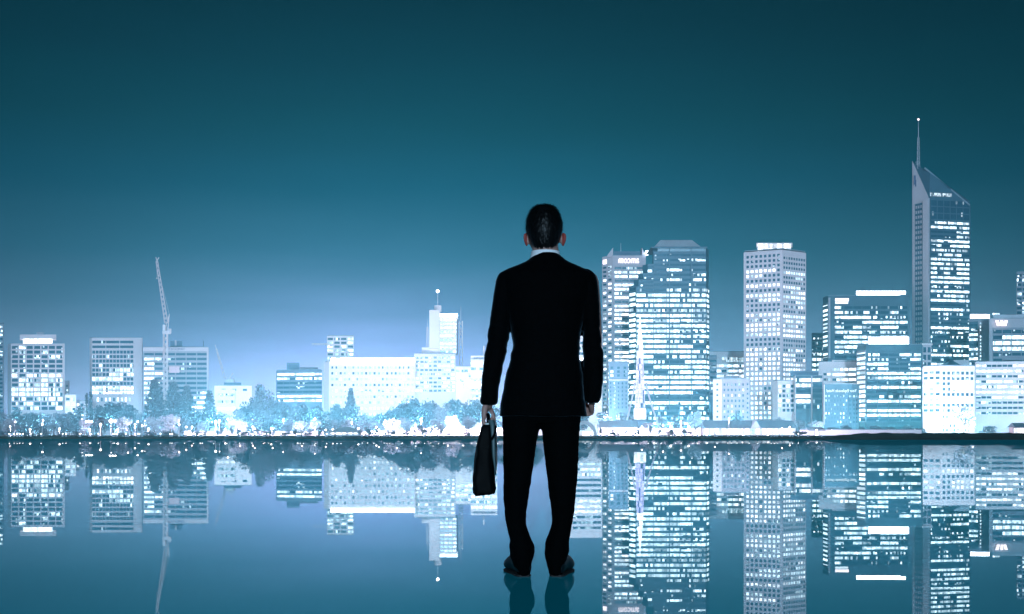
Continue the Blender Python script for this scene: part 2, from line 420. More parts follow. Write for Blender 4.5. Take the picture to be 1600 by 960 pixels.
# 3 second block, framed
b = B('office_block', 'pale office block with recessed glass front and blank right-hand core, left of the tall crane', [(140,822),(144,818),(223,818)], 529, 'pale_concrete', 24)
b.facade(1, 547, 617, 12, ['0000000000','000s00s00s','0000000s00','sm0000ss0m','0m00hllm1m','0h00lll0m1','1111111000','0s00000000','1111111111','wwwwwwwwww'], px=(144,209), fx=.86, fz=.68, relief=.5)
b.facade(1, 531, 546, 3, ['0','0'], px=(144,209), fx=.97, fz=.55, relief=.5)
b.facade(1, 621, 628, 9, ['w0w1011w1'], px=(150,206), fx=.4, fz=.8, relief=.2, band=False, mull=False)
b.strip(1, 529.2, 660, (209.5,223), 'pale_concrete', 'core_wall', .05, 1.2); b.done()
# 4 third block, banded
b = B('office_block', 'banded hotel block with dark rooftop lettering and a pink panel, behind the tall crane', [(223.4,806),(326,806)], 543, 'mid_concrete', 22)
b.facade(0, 550, 648, 6, ['000000','11m000','1m0000','10s0s0','1m0000','1s0000','ms0000','m00000','10000m','ms00m1','m00s01','s000l1','s00011'], px=(225,324), fx=.93, fz=.5, relief=.5, trim='mid_concrete')
b.strip(0, 543.2, 549, (224,326), 'pale_concrete', 'parapet', .05, .9); b.strip(0, 549, 650, (323.5,326), 'pale_concrete', 'end_wall', .05, .85)
b.strip(0, 573, 583, (265,281), 'sign_pink', 'illuminated_panel', .9, 1.1)
b.boxpx(266, 285, 533, 541, 815, 6, 'grey_concrete', 'rooftop_plant'); b.boxpx(273, 276, 532, 540, 813, 1.5, 'pale_concrete', 'vent_stack')
m = MB(); m.bar((P(318,812)[0],812,Z(543,812)), (P(318,812)[0],812,Z(533,812)), .3, 'dark_cladding'); b.extra.append((m, 'antenna'))
text_on(b.root, 'PARMELIA HILTON', 259, 289, 544.2, 548, 806, 'letter_dark', off=1.1); b.done()
# 5 low white
b = B('low_building', 'low white building with blank right wall, below the small crane', [(335,780),(393.5,780)], 603, 'white_render', 18)
b.facade(0, 612, 644, 3, ['h','h','w'], px=(340,368), fx=.9, fz=.4, relief=.4); b.facade(0, 606, 613, 3, ['0'], px=(341,391), fx=.4, fz=.5, relief=.1, mull=False, band=False)
b.boxpx(350, 377, 598, 603, 788, 8, 'grey_concrete', 'rooftop_plant'); b.done()
# 6 mid blue
b = B('office_block', 'blue-grey office block with long lit bands, left of the glowing long building', [(431.5,812),(503,806)], 579, 'grey_concrete', 22)
b.facade(0, 582, 630, 7, ['llllllw','llllll1','0000000','000m000','0000000','1l11111','s111111'], px=(433,503), fx=.97, fz=.52, relief=.25, trim='grey_concrete')
b.boxpx(448, 468, 567, 579, 820, 10, 'grey_concrete', 'rooftop_plant'); b.boxpx(468.3, 497, 574, 579, 820, 10, 'mid_concrete', 'roof_deck'); b.done()
# 7 hotel core
b = B('stair_tower', 'square white-framed tower rising behind the left end of the glowing long building', [(511,830),(553,830)], 525, 'white_render', 16)
b.facade(0, 527, 575, 4, ['0m01','h001','m0m0','1hh1','0hm1','mm11','1111','1111'], fx=.8, fz=.6, relief=.5); b.done()
# 8 long glowing
b = B('long_building', 'long white building with a glowing roof edge and tiny windows', [(506,796),(514,790),(649,790)], 566, 'white_render', 22)
b.facade(1, 570, 652, 20, ['hhhhhhhhhhhhhhhhhhhh','0h0hh0hh0h0hh0h0hh0h','hhwhhwhhhwhwhhwhhwhh','0hh0h0hh0h0hh0hh0hhh','hwhhwhhwhhwhhwhwhhwh','hhhh0hhhhh0hhhh0hhhh','whwhwhwhwhwhwhwhwhwh','wwwwwwwwwwwwwwwwwwww','wwwwwwwwwwwwwwwwwwww'], px=(516,648), fx=.5, fz=.42, relief=.3)
b.strip(1, 560, 566, (517,648), 'neon', 'neon_roof_edge', .2, 1.2); b.done()
# 9 stepped tower
b = B('stepped_tower', 'white stepped tower with a round top drum and bright beacon mast', [(647,800),(712,800)], 553, 'white_render', 22)
b.facade(0, 556, 614, 9, ['hm0h0hmmw','m0hh00h0m','mhw00m1wm','h0m000m10','hhhhhhhhw','wmh0h0wm1','w0m00hm1w','0hwh00wm1','wmh000hw1'], px=(649,711), fx=.75, fz=.5, relief=.4)
mm = MB(); Yq = 803; mm.box(P(672,Yq)[0], P(713.5,Yq)[0], Yq, Yq+16, Z(553,Yq), Z(492,Yq), 'white_render'); b.extra.append((mm, 'upper_tower'))
mm = MB(); mm.box(P(671,Yq)[0], P(687,Yq)[0], Yq-1.4, Yq+5, Z(545,Yq), Z(485,Yq), 'white_render'); b.extra.append((mm, 'lift_core'))
s0 = b.f; b.f = [Vector(P(687,Yq)), Vector(P(713.5,Yq))]
b.facade(0, 497, 553, 4, ['0hhw','000m','hwhm','0h0h','wwwm','000h','whw1','mhhm','0m01'], fx=.8, fz=.5, relief=.3); b.f = s0
b.boxpx(687, 715.5, 490, 495, 801.5, 18, 'pane_warm', 'lit_cornice')
mm = MB(); c = P(684, 808); mm.bar((c[0],c[1],Z(487,808)), (c[0],c[1],Z(478,808)), 2.6, 'white_render', seg=16); b.extra.append((mm, 'roof_drum'))
mm = MB(); mm.bar((c[0],c[1],Z(478,808)), (c[0],c[1],Z(457,808)), .25, 'steel', .15); b.extra.append((mm, 'mast'))
mm = MB(); mm.ball((c[0],c[1],Z(455.5,808)), .95, 'beacon'); b.extra.append((mm, 'beacon_light'))
mm = MB(); mm.box(P(659,805)[0], P(672,805)[0], 805, 815, Z(553,805), Z(543,805), 'white_render'); b.extra.append((mm, 'setback_wall'))
mm = MB()
for sx in (-.8,.8): mm.bar((P(668,806)[0]+sx,806,Z(543,806)), (P(668,806)[0]+sx*.5,806,Z(511,806)), .3, 'pale_concrete')
mm.bar((P(668,806)[0],806,Z(543,806)), (P(668,806)[0],806,Z(500,806)), .15, 'steel'); b.extra.append((mm, 'antenna')); b.done()
# 9b lattice tower
r = empty('lattice_mast', (P(720,815)[0], 815, GZ)); tag(r, 'slender lattice hoist mast just right of the stepped white tower', 'mast')
def lattice(mb, a, b_, w, n, mt, r=.12, w2=None):
    a = Vector(a); b_ = Vector(b_); d = (b_-a); q = d.to_track_quat('Z','Y'); w2 = w if w2 is None else w2
    def ring(t):
        ww = w+(w2-w)*t; return [a+d*t+q@Vector((sx*ww/2, sy*ww/2, 0)) for sx, sy in ((-1,-1),(1,-1),(1,1),(-1,1))]
    for i in range(n):
        p, s_ = ring(i/n), ring((i+1)/n)
        for k in range(4):
            mb.bar(p[k], s_[k], r, mt, seg=3); mb.bar(p[k], s_[(k+1)%4] if i%2 else p[(k+1)%4], r*.7, mt, seg=3)
            if i%2 == 0: mb.bar(p[(k+1)%4], s_[k], r*.7, mt, seg=3)
o_ = r.location; m = MB(); lattice(m, (o_.x,815,GZ), (o_.x,815,Z(502,815)), 2.4, 22, 'crane_paint', .3); m.build('mast_frame', r, o_)
m = MB(); m.bar((o_.x,815,Z(502,815)), (o_.x,815,Z(479,815)), .2, 'steel', .1); m.build('antenna', r, o_)
# 10 low right of the stepped tower
b = B('low_building', 'white low-rise with lit bands between the stepped tower and the standing man', [(712,782),(738,782)], 573, 'white_render', 18)
b.facade(0, 576, 606, 4, ['hm0w','w11h','hmw1','w11w'], fx=.85, fz=.5); b.done()
b = B('office_block', 'white office block with lettered roof sign and short mast, behind the briefcase arm', [(735.5,776),(777,776)], 563, 'white_render', 20)
b.facade(0, 564, 640, 6, ['w','0m0mmh','wwwww1','h','wwwwww','hm','hmhm','h','h'], fx=.92, fz=.5)
b.boxpx(735.5, 777, 556, 563, 778, 12, 'white_render', 'roof_sign_panel')
text_on(b.root, 'NEWSOUTH', 741, 773, 558, 561.5, 776, 'letter_dark', off=-1.5)
mm = MB(); mm.bar((P(756,785)[0],785,Z(556,785)), (P(756,785)[0],785,Z(541,785)), .6, 'white_render', .45, 8); b.extra.append((mm, 'mast')); b.done()
# 11 hidden behind man, seen in the reflection
b = B('office_block', 'white banded office block mostly hidden behind the man, clearest in the mirror image', [(864,770),(893,764),(941,766)], 522, 'white_render', 22)
b.facade(1, 532, 640, 7, ['000hh00','0hhhh00','m00hh00','w','w','wwwwww1','0000000','0000000','0000000','0000000','wm1','l','l'], px=(895,939), fx=.94, fz=.48, relief=.3)
b.facade(0, 532, 640, 3, ['0','h','0','w','w','w','0','h','0','0','w','l','l'], fx=.9, fz=.48, relief=.3); b.done()
# 12 horned tower
b = B('office_tower', 'pale horned tower with glowing mirrored roof lettering, right of the man', [(941,908),(957,900),(1009,900)], 402, 'pale_concrete', 30)
b.facade(1, 416, 640, 4, ['0mh0','1111','1111','0000','1111','1111','m0mm','1w11','0000','1111','wwww','1w1w','w0ww','1111','00m0','1111','0000','wwww','w11w','0000','wwww','ww1w','www1','wwww','wwww','wwww','wwww','mwmw','wwww','wwww','wwww','wwww','wwww','wwww'], px=(960,1006), fx=.95, fz=.56, relief=.5)
b.facade(0, 416, 640, 2, ['0h']*3+['w0','0w','hw']*10+['ww'], fx=.6, fz=.5, relief=.3, mull=False)
for xa, xb, xc in ((949,958,957.5), (1003,1009,1004.5)):
    mm = MB(); Yh = 901
    mm.prism([(0,0)]*0 or [(P(xa,Yh)[0],Yh),(P(xb,Yh)[0],Yh),(P(xb,Yh)[0],Yh+9),(P(xa,Yh)[0],Yh+9)], Z(402,Yh), Z(388,Yh), 'pale_concrete', [Z(399 if xa < 1000 else 387,Yh), Z(387 if xa < 1000 else 400,Yh)]*1+[Z(387 if xa < 1000 else 400,Yh), Z(399 if xa < 1000 else 387,Yh)]); b.extra.append((mm, 'roof_horn'))
b.boxpx(959, 1002.5, 393, 402, 910, 12, 'grey_concrete', 'rooftop_plant')
mm = MB(); mm.bar((P(970,915)[0],915,Z(393,915)), (P(970,915)[0],915,Z(380,915)), .3, 'steel', .15); b.extra.append((mm, 'antenna'))
mm = MB(); mm.ball((P(1011,899)[0],899,Z(395.5,899)), 1.6, 'neon', sz=1.3); b.extra.append((mm, 'floodlight'))
b.strip(0, 407, 413.5, (942.5,948), 'sign_glow', 'side_sign', .1, .4)
text_on(b.root, 'amcom', 966.5, 998, 404.5, 411.5, 900, 'sign_glow', off=.7); b.done()
b = B('annex_block', 'dark grey low block in front of the horned tower with two lit spots', [(951,720),(981.5,720)], 566, 'grey_concrete', 16)
b.facade(0, 572, 590, 3, ['0s0','w00','w00'], fx=.4, fz=.6, band=False, mull=False); b.facade(0, 596, 640, 5, ['0m000']*7, fx=.35, fz=.5, band=False, mull=False)
b.strip(0, 593, 595, (951,981.5), 'pale_concrete', 'ledge', .05, .4); b.done()
# 13 big glass tower
Yt = 820
b = B('office_tower', 'broad dark glass tower with stepped left shoulder and trapezoid roof, brightest office bands', [(983,Yt+8),(994,Yt),(1103,Yt),(1108,Yt+9)], 450, 'glass', 34)
zlo = 450
for q_, (x0, y0) in enumerate(((990,437),(997,427),(1004,413),(1019.5,388))):
    Yo = Yt+.4
    mm = MB(); mm.prism([P(x0,Yo+5),P(x0+8,Yo),P(1103,Yo),P(1107.5,Yo+8),P(1107.5,Yo+30),P(x0,Yo+30)], Z(zlo,Yt), Z(y0,Yt), 'glass'); b.extra.append((mm, 'shoulder_tier'))
    sv = b.f; b.f = [Vector(P(x0+8,Yo)), Vector(P(1021.2,Yo))]
    if x0 < 1010: b.facade(0, y0+1, zlo, 1, ['0','s'] if zlo-y0 < 14 else ['0','m'], fx=.96, fz=.6, relief=.2, trim='dark_cladding')
    b.f = sv; zlo = y0
rowsA = ['0smmhm','111m1','111m1','11111','hmhmh','1111h','1h1mh','11h11','1h1hm','l11l1','11m0m','11l1l','1111l','10m1h','1m0l1','01ll1','l0m11','ll1l1','11111','1m111','11110','0000s','11111','0m0mm','smsms','0m0m1','01111','0100l']
b.facade(1, 449.5, 674, 4, [''.join(r_[1:] if len(r_) > 4 else r_) for r_ in rowsA], px=(1021,1103), fx=.97, fz=.56, relief=.25, trim='dark_cladding')
b.facade(1, 449.5, 674, 1, [r_[0] for r_ in rowsA], px=(994,1021), fx=.96, fz=.56, relief=.25, trim='dark_cladding')
b.facade(0, 449.5, 674, 1, [r_[0] for r_ in rowsA], fx=.9, fz=.56, relief=.25, trim='dark_cladding')
b.facade(2, 449.5, 674, 1, [r_[-1] for r_ in rowsA], fx=.8, fz=.56, relief=.25, trim='dark_cladding')
sv = b.f; b.f = [Vector(P(1021,Yt+.4)), Vector(P(1103,Yt+.4))]
b.facade(0, 395, 449, 4, ['0000','0smm','00s0','01s0','000m','s1s1','00s0'], fx=.97, fz=.5, relief=.2, trim='dark_cladding'); b.f = sv
for x in (1046,1080):
    mm = MB(); mm.box(P(x,Yt)[0]-.3, P(x,Yt)[0]+.3, Yt-.7, Yt, Z(640,Yt), Z(389,Yt), 'dark_cladding'); b.extra.append((mm, 'mullion'))
mm = MB(); mm.box(P(1017.5,Yt)[0], P(1105,Yt)[0], Yt-1, Yt+30, Z(388,Yt), Z(386,Yt), 'dark_cladding'); b.extra.append((mm, 'cornice'))
mm = MB(); x0, x1, xa, xb = P(1022,Yt)[0], P(1096,Yt)[0], P(1034,Yt)[0], P(1084,Yt)[0]; zA, zB = Z(386,Yt), Z(372.5,Yt)
mm.add([(x0,Yt+1,zA),(x1,Yt+1,zA),(x1,Yt+28,zA),(x0,Yt+28,zA),(xa,Yt+8,zB),(xb,Yt+8,zB),(xb,Yt+21,zB),(xa,Yt+21,zB)], [(0,1,5,4),(1,2,6,5),(2,3,7,6),(3,0,4,7),(4,5,6,7)], 'steel'); b.extra.append((mm, 'hipped_roof')); b.extra = [e for e in b.extra if e[1] != 'roof']; b.done()
# shoulders again with proper heights (tiers left of the shaft)
# 14 podium right of the tower
b = B('low_building', 'white-topped low building filling the gap between the two tallest middle towers', [(1108,880),(1163,880)], 550, 'white_render', 20)
b.facade(0, 568, 600, 6, ['w1w','wmw','1ww','wwm'], fx=.9, fz=.5); b.facade(0, 557, 568, 8, ['h'], px=(1128,1162), fx=.8, fz=.7, relief=.1); b.done()
b = B('stair_tower', 'small dark stepped block touching the right side of the broad glass tower', [(1108.5,850),(1120,850)], 556, 'grey_concrete', 14)
b.facade(0, 560, 620, 1, ['0','h','0','0','1','m','0'], fx=.85, fz=.4, trim='mid_concrete'); b.done()
b = B('apartment_block', 'old brick apartment block with white left bay, below the gap between towers', [(1114,706),(1128,700),(1171,700)], 593, 'brick', 18)
b.facade(1, 597, 656, 6, ['0hh0h0','0000hm','m0w0w0','00000m','0hw0m0','h0w00h','000m00'], px=(1129,1164), fx=.4, fz=.45, relief=.05, band=False, mull=False)
b.facade(1, 597, 656, 1, ['0']*8, px=(1165,1171), fx=.4, fz=.4, relief=.05, band=False, mull=False)
b.facade(0, 597, 656, 1, ['0']*7, fx=.2, fz=.35, relief=.05, band=False, mull=False)
b.strip(0, 593.5, 658, (1114.2,1127.8), 'white_render', 'bay_wall', -.5, .02)
b.boxpx(1131, 1155, 587, 593, 704, 8, 'brick', 'rooftop_room'); b.done()
# 15 grid tower
Yg = 800
b = B('office_tower', 'tall pale tower with square window grid and a glowing crown box', [(1162,Yg+12),(1222,Yg),(1259.5,Yg+14)], 393, 'pale_concrete', 26)
rg = ['0','0','0','l','mlh','0','w','0hm','1','hhw','0','0','l','mhl','w','1','1','0','0','w','w','1','ww0www','w','w','w','w','wwwww00','w','w','wwwww0w','w','w']
b.wall = MB(); b.wall.prism(b.poly, GZ, Z(394,Yg+10), 'pale_concrete')
rl = ['0','0','0','wwwwwww0','lhll0000','0','w','0','1','000lllll','0','0','wwhlllll','0hm0mhll','w','w1','l','0','0','wwwwwhhm','w','w','wwwwwwww','www0wwww','w','w','w','wwww00ww','w','w','wwww0www','w','w','w']
rr = ['0','0','0','111111ll','000l1110','0','w11mm0','00l1ww','1','lm0lll','00h0ww','0','l11m11','l','lllw0l','w','wl','0','0','0mh1w0','ww1000','w1w0hw','w','w','w','w','w','w','w','w','w','w','w','w']
b.facade(0, 399, 657, 8, rl, px=(1165,1220), fx=.58, fz=.56, relief=.35)
b.facade(1, 399, 657, 9, rr, px=(1223,1258), fx=.72, fz=.52, relief=.35)
b.boxpx(1184, 1236, 380.5, 394, Yg+12, 16, 'pane_warm', 'crown_box'); b.boxpx(1182, 1238, 379.7, 380.6, Yg+11, 18, 'white_render', 'crown_lid')
b.done()
# 16 annex at its foot
b = B('annex_block', 'columned white annex at the foot of the square-grid tower, right side', [(1207,748),(1215,742),(1241,742)], 596, 'white_render', 16)
b.facade(1, 600, 645, 4, ['w0w0','10h0','w0m0','w0w0','m0w0','h000'], fx=.7, fz=.6); b.done()
b = B('office_block', 'dark glass low block with four white window bands, right of the square-grid tower', [(1241,736),(1286,736)], 588, 'glass', 20)
b.facade(0, 590, 640, 1, ['w','w','s','w','w','0'], px=(1242.5,1267), fx=.98, fz=.66, relief=.2, trim='dark_cladding')
b.facade(0, 590, 640, 1, ['w','0','0','s','0','s'], px=(1269,1285), fx=.98, fz=.66, relief=.2, trim='dark_cladding')
for x in (1242,1268,1285.4):
    mm = MB(); mm.box(P(x,736)[0]-.35, P(x,736)[0]+.35, 735, 736, GZ, Z(587.5,736), 'pale_concrete'); b.extra.append((mm, 'pier'))
b.boxpx(1235, 1279, 579.5, 587.8, 744, 10, 'grey_concrete', 'rooftop_plant'); b.done()
# 17
b = B('apartment_tower', 'faint distant tower with a few lit balconies, left of the neon-crowned dark tower', [(1268,1000),(1292,1000)], 521, 'grey_concrete', 20)
b.facade(0, 524, 600, 3, ['q','q','q','m','1','1','l','q','q'], fx=.8, fz=.5); b.done()
# 18 neon crowned tower
b = B('office_tower', 'dark glass tower with white neon crown bar, left of the spired tower', [(1286,912),(1294,900),(1420,900)], 465, 'dark_cladding', 30)
b.facade(1, 477, 585, 8, ['m000000s','mm0ms0m0','1l1lmsms','s00lllll','1lllllll','1l1mmhmm','0lll0lll','1l1l0llm','lll1mlll','1lm00s00','00000000','m000s000','1l00m000','lmlllmmm'], px=(1304,1418), fx=.96, fz=.55, relief=.25, trim='dark_cladding')
b.facade(0, 477, 585, 1, ['m','1','m','l']*4, fx=.9, fz=.5, relief=.25, trim='mid_concrete')
b.strip(1, 465.5, 560, (1294,1297), 'pale_concrete', 'edge_fin', .05, .8); b.strip(1, 466.5, 471, (1305,1326), 'sign_glow', 'rooftop_sign', .05, .3); b.strip(1, 472, 475, (1305,1325), 'sign_white', 'rooftop_sign', .05, .3)
b.boxpx(1338, 1407, 455, 465, 905, 12, 'neon', 'neon_crown'); b.boxpx(1407, 1415, 455, 457, 905, 12, 'neon', 'neon_crown_tip'); b.done()
# 19 lower neon block
b = B('office_block', 'dark glass block with a blazing white roof box, in front of the neon-crowned tower', [(1339,772),(1353,760),(1441,760)], 541, 'glass', 26)
b.facade(1, 551, 660, 5, ['mm0ll','mm0ml','110m0','m10ml','11111','hl111','0s0m0','l111l','00000','smmh1','l1111','0000s','l1l11','11111','00000'], px=(1354,1439), fx=.965, fz=.56, relief=.3, trim='dark_cladding')
b.facade(0, 551, 660, 1, ['m','1','1','1','1','1','w','w','1','w','m','1','1','1','s'], fx=.95, fz=.6, relief=.3, trim='mid_concrete')
b.boxpx(1357, 1420, 527, 539, 764, 14, 'neon', 'neon_roof_box'); b.done()
b = B('service_tower', 'pale open-framed service tower beside the spired tower, right of the blazing roof box', [(1441.2,768),(1455,768)], 537, 'pale_concrete', 14)
b.facade(0, 541, 600, 2, ['0','0','0','0','0'], fx=.7, fz=.7); b.strip(0, 537, 540, (1440.5,1456), 'white_render', 'roof_slab', .1, 1.5); b.done()
# 20 terraced
b = B('terraced_block', 'pale terraced building stepping up behind the hotel with roof lettering', [(1279,806),(1340,800)], 566, 'white_render', 20)
b.z1 = Z(572,800); b.facade(0, 574, 606, 3, ['hww','www','mww','www'], px=(1300,1338), fx=.9, fz=.5); b.facade(0, 581, 606, 2, ['0w','0h','0w'], px=(1286,1298), fx=.8, fz=.45)
b.boxpx(1300, 1337, 563, 566, 804, 12, 'white_render', 'roof_terrace'); b.done()
# 21 hotel with lettering, rounded right end
arc = [(1287.5,702),(1325,700)]+[(1325+15.5*math.sin(t), 700+9*(1-math.cos(t))) for t in (R(25),R(50),R(75))]+[(1342.5,712)]
b = B('hotel', 'dark low hotel with rounded right end and pale mirrored name lettering', arc, 601, 'dark_cladding', 16)
b.facade(0, 616, 663, 8, ['hh0h0hhh','10000001','00010010','0000s000','1m0s0110','s0000m10','0000m100'], px=(1288.5,1325), fx=.34, fz=.5, relief=.1, band=False, mull=False)
for i in (1,2,3): b.facade(i, 616, 663, 1, ['h','1' if i == 2 else '0','0','0','0','s','0'], fx=.5, fz=.5, relief=.1, band=False, mull=False)
b.strip(0, 601, 664, (1287.3,1288.4), 'pale_concrete', 'edge_fin', .05, .6)
text_on(b.root, 'Your Esplanade Hotel', 1291, 1338, 608.5, 614.5, 700, 'sign_white', off=.9); b.done()
# 22 spired tower
Yc = 940
b = B('skyscraper', 'tallest tower with slanted glass spire, pale left wing and red-tipped mast', [(1426,Yc+14),(1453,Yc),(1516.5,Yc+8)], 330, 'glass', 34)
b.wall = MB(); xL, xM, xR = P(1426,Yc+14), P(1453,Yc), P(1516.5,Yc+8)
zS = Z(310,Yc); b.wall.prism(b.poly, GZ, zS, 'glass', [zS, zS, Z(322,Yc+8), Z(322,Yc+8), zS]); b.extra = []
mm = MB(); p0 = Vector(xL); p1 = Vector(xM); p2 = Vector(xR)   # spire wedge
q = [(p0.x,p0.y),(p1.x,p1.y+.3),(p2.x-1,p2.y),P(1514.5,p2.y+16),P(1426,p0.y+16)]
mm.prism(q, zS-.5, 0, 'dark_cladding', [Z(254,Yc+14), Z(272,Yc+4), Z(322,Yc+8), Z(322,Yc+8), Z(254,Yc+14)]); b.extra.append((mm, 'glass_spire'))
mm = MB(); mm.bar((p0.x+3,p0.y-1,Z(253,Yc+14)), (p1.x+1.5,p1.y-.4,Z(308,Yc)), 1.2, 'roof_metal'); mm.bar((p1.x-4,p1.y+1.5,Z(262,Yc)), (p2.x-1,p2.y-.5,Z(321,Yc+8)), .8, 'roof_metal'); b.extra.append((mm, 'spire_edge'))
mm = MB(); mm.prism([(p0.x-.4,p0.y-.6),(p0.x+(p1.x-p0.x)*.93,p0.y+(p1.y-p0.y)*.93-.6),(p0.x+(p1.x-p0.x)*.93+.1,p1.y+1),(p0.x-.2,p0.y+.6)], Z(575,Yc), 0, 'pale_concrete', [Z(252,Yc+14), Z(310,Yc+2), Z(310,Yc+2), Z(252,Yc+14)]); b.extra.append((mm, 'wing_wall'))
b.facade(0, 322, 590, 3, ['0','0','0','0','m','m','0','0m0','s','hm0','s','m','s','0','0m0','m','s','m']+['m','s']*8, px=(1431,1442), fx=.85, fz=.6, relief=1.1, trim='dark_cladding')
mm = MB(); o0, uu, nn_, L = b.edge(0, *b.px_edge(0, 1444, 1453)); mm.frame_box(o0, uu, nn_, 0, L, .3, 2.2, GZ, Z(310,Yc), 'pale_concrete'); b.extra.append((mm, 'corner_column'))
b.facade(1, 344, 580, 6, ['l','l','0000ml','00s0lh','llmlll','mm0ml1','mlmmhh','0mlmml','llllll','llllll','lmlm1l','l0l0ll','llllll','ll1lll','m0mmm0','llm111','lml11m','111111','0s0s0s','l1l111','0mmmm0','00m0s0','0ss000','l11ml1','smm0ms','s00sm0','m0m0s0','000lll','m0mmm0','111lll','0s0000','lllll1','llmllm'], px=(1454,1514.5), fx=.95, fz=.5, relief=.2, trim='dark_cladding')
b.facade(1, 312, 343, 6, ['0','0','0'], px=(1454,1514.5), fx=.9, fz=.85, relief=.3, trim='dark_cladding')
b.strip(1, 301.5, 306.5, (1453,1486), 'pane_dim', 'lit_band', .4, .7)
mm = MB(); mp_ = P(1435,Yc+10); lattice(mm, (mp_[0],mp_[1],Z(264,Yc+10)), (mp_[0],mp_[1],Z(215,Yc+10)), 2.0, 12, 'steel', .14, 1.2); mm.bar((mp_[0],mp_[1],Z(215,Yc+10)), (mp_[0],mp_[1],Z(188,Yc+10)), .3, 'steel', .15); b.extra.append((mm, 'mast'))
mm = MB(); mm.ball((mp_[0],mp_[1],Z(187,Yc+10)), .9, 'sign_glow'); b.extra.append((mm, 'mast_light'))
mm = MB(); lx = p0.x+(p1.x-p0.x)*.16; ly = p0.y+(p1.y-p0.y)*.16-1.0
for dx, z0_, z1_ in ((-.5,276,290),(.5,279,287),(.0,283,293)): mm.box(lx+dx*2-.6, lx+dx*2+.8, ly-.4, ly, Z(z1_,Yc+14), Z(z0_,Yc+14), 'letter_dark')
b.extra.append((mm, 'wall_emblem'))
b.done()
# 23
b = B('office_block', 'pale block with a glowing roof bar, squeezed between the spired tower and the sign building', [(1514,893),(1528,890),(1546,890)], 499, 'mid_concrete', 22)
b.facade(0, 505, 580, 2, ['0','s','1','1','0','1','m','1','s','1'], fx=.95, fz=.5, trim='dark_cladding'); b.facade(1, 503, 580, 1, ['m','1','1']*5, px=(1530.5,1533.5), fx=.6, fz=.5, relief=.1, band=False, mull=False)
b.boxpx(1516, 1546, 491.5, 499, 893, 12, 'neon', 'neon_roof_bar'); b.done()
# 24
b = B('office_block', 'wide office block with a pink glowing W emblem on its parapet', [(1545.5,862),(1640,860)], 498, 'pale_concrete', 26)
b.facade(0, 514, 586, 6, ['000000','0lllllm','1','1','0','0','0','0'], px=(1551,1640), fx=.94, fz=.62, relief=.4, trim='mid_concrete')
mm = MB(); cx_ = P(1564,860)[0]; zt_, zb_ = Z(501.5,860), Z(509.5,860)
for a0, a1 in ((-4.3,-2.2),(4.3,2.2)):
    s_ = 1 if a0 > 0 else -1; pts_ = [(cx_+s_*4.6,zt_),(cx_+s_*2.4,zt_),(cx_+s_*1.2,zb_),(cx_+s_*3.4,zb_)]
    mm.add([(x,858.6,z) for x,z in pts_]+[(x,859.2,z) for x,z in pts_], [(0,1,2,3),(4,5,6,7),(0,1,5,4),(1,2,6,5),(2,3,7,6),(3,0,4,7)], 'sign_glow')
mm.add([(cx_-1.2,858.6,zt_),(cx_+1.2,858.6,zt_),(cx_+.9,858.6,zb_),(cx_-.9,858.6,zb_)], [(0,1,2,3)], 'sign_glow'); b.extra.append((mm, 'logo_emblem'))
b.boxpx(1552, 1600, 492, 497, 868, 12, 'steel', 'rooftop_plant'); b.boxpx(1551, 1562, 489.5, 492, 868, 3, 'pane_lit', 'rooftop_light'); b.done()
# 25
b = B('apartment_tower', 'dark balconied tower cut by the right edge of the photo', [(1588,950),(1640,950)], 425, 'dark_cladding', 24)
b.facade(0, 427, 580, 6, ['s','q','s','0','q','s','m']*3, fx=.86, fz=.6, relief=.5, trim='mid_concrete'); b.done()
# 26 classical
b = B('old_office', 'white cream-fronted old office with pyramid roof, floodlit base, at lower right', [(1442,688),(1470,680),(1523,682)], 573, 'white_render', 20)
b.facade(1, 579, 646, 7, ['0000000','0000000','00wwwww','0hwwwww','0000000','wwwwwww','0000000','h0000hh'], px=(1471,1522), fx=.62, fz=.56, relief=.25)
b.facade(1, 648, 676, 9, ['0x000xxx','xxxxxxxx','h0000000','0h00h000'], px=(1471,1522), fx=.35, fz=.6, relief=.1, band=False, mull=False)
b.facade(0, 579, 646, 3, ['0h0','000','hwh','whw','0h0','whw','hhh','000'], fx=.7, fz=.5, relief=.25)
mm = MB(); x0, x1, xm = P(1477,684)[0], P(1503,684)[0], P(1487,690)[0]; z0, z1 = Z(573,684)+.55, Z(562,690)
mm.add([(x0,684,z0),(x1,684,z0),(x1,698,z0),(x0,698,z0),(xm,691,z1)], [(0,1,4),(1,2,4),(2,3,4),(3,0,4),(3,2,1,0)], 'dark_cladding'); b.extra.append((mm, 'pyramid_roof'))
mm = MB(); mm.box(P(1449,686)[0], P(1506,686)[0], 685, 697, Z(573,684)+.53, Z(570.5,686), 'dark_cladding'); b.extra.append((mm, 'attic_roof'))
b.boxpx(1490, 1514, 563, 573, 702, 8, 'white_render', 'rooftop_room'); b.done()
# 27 banded white
b = B('office_block', 'long white banded building with floodlit base, cut by the right edge', [(1523.3,704),(1645,700)], 566, 'white_render', 22)
b.facade(0, 568, 650, 14, ['ww00000wwwwwww','wwwwwwwwm0mm0m','00m00m00wwwwww','m0wwwwwhm00000','wwmmwwwwmmwwww','wwwwwwwwwwwwww','m00wwwww000000','mwh00000000000','m0m000000hwwww','h0h00000hwwwww'], px=(1524.5,1640), fx=.9, fz=.42, relief=.4)
b.boxpx(1566, 1640, 556, 563, 712, 12, 'mid_concrete', 'roof_pavilion'); b.done()

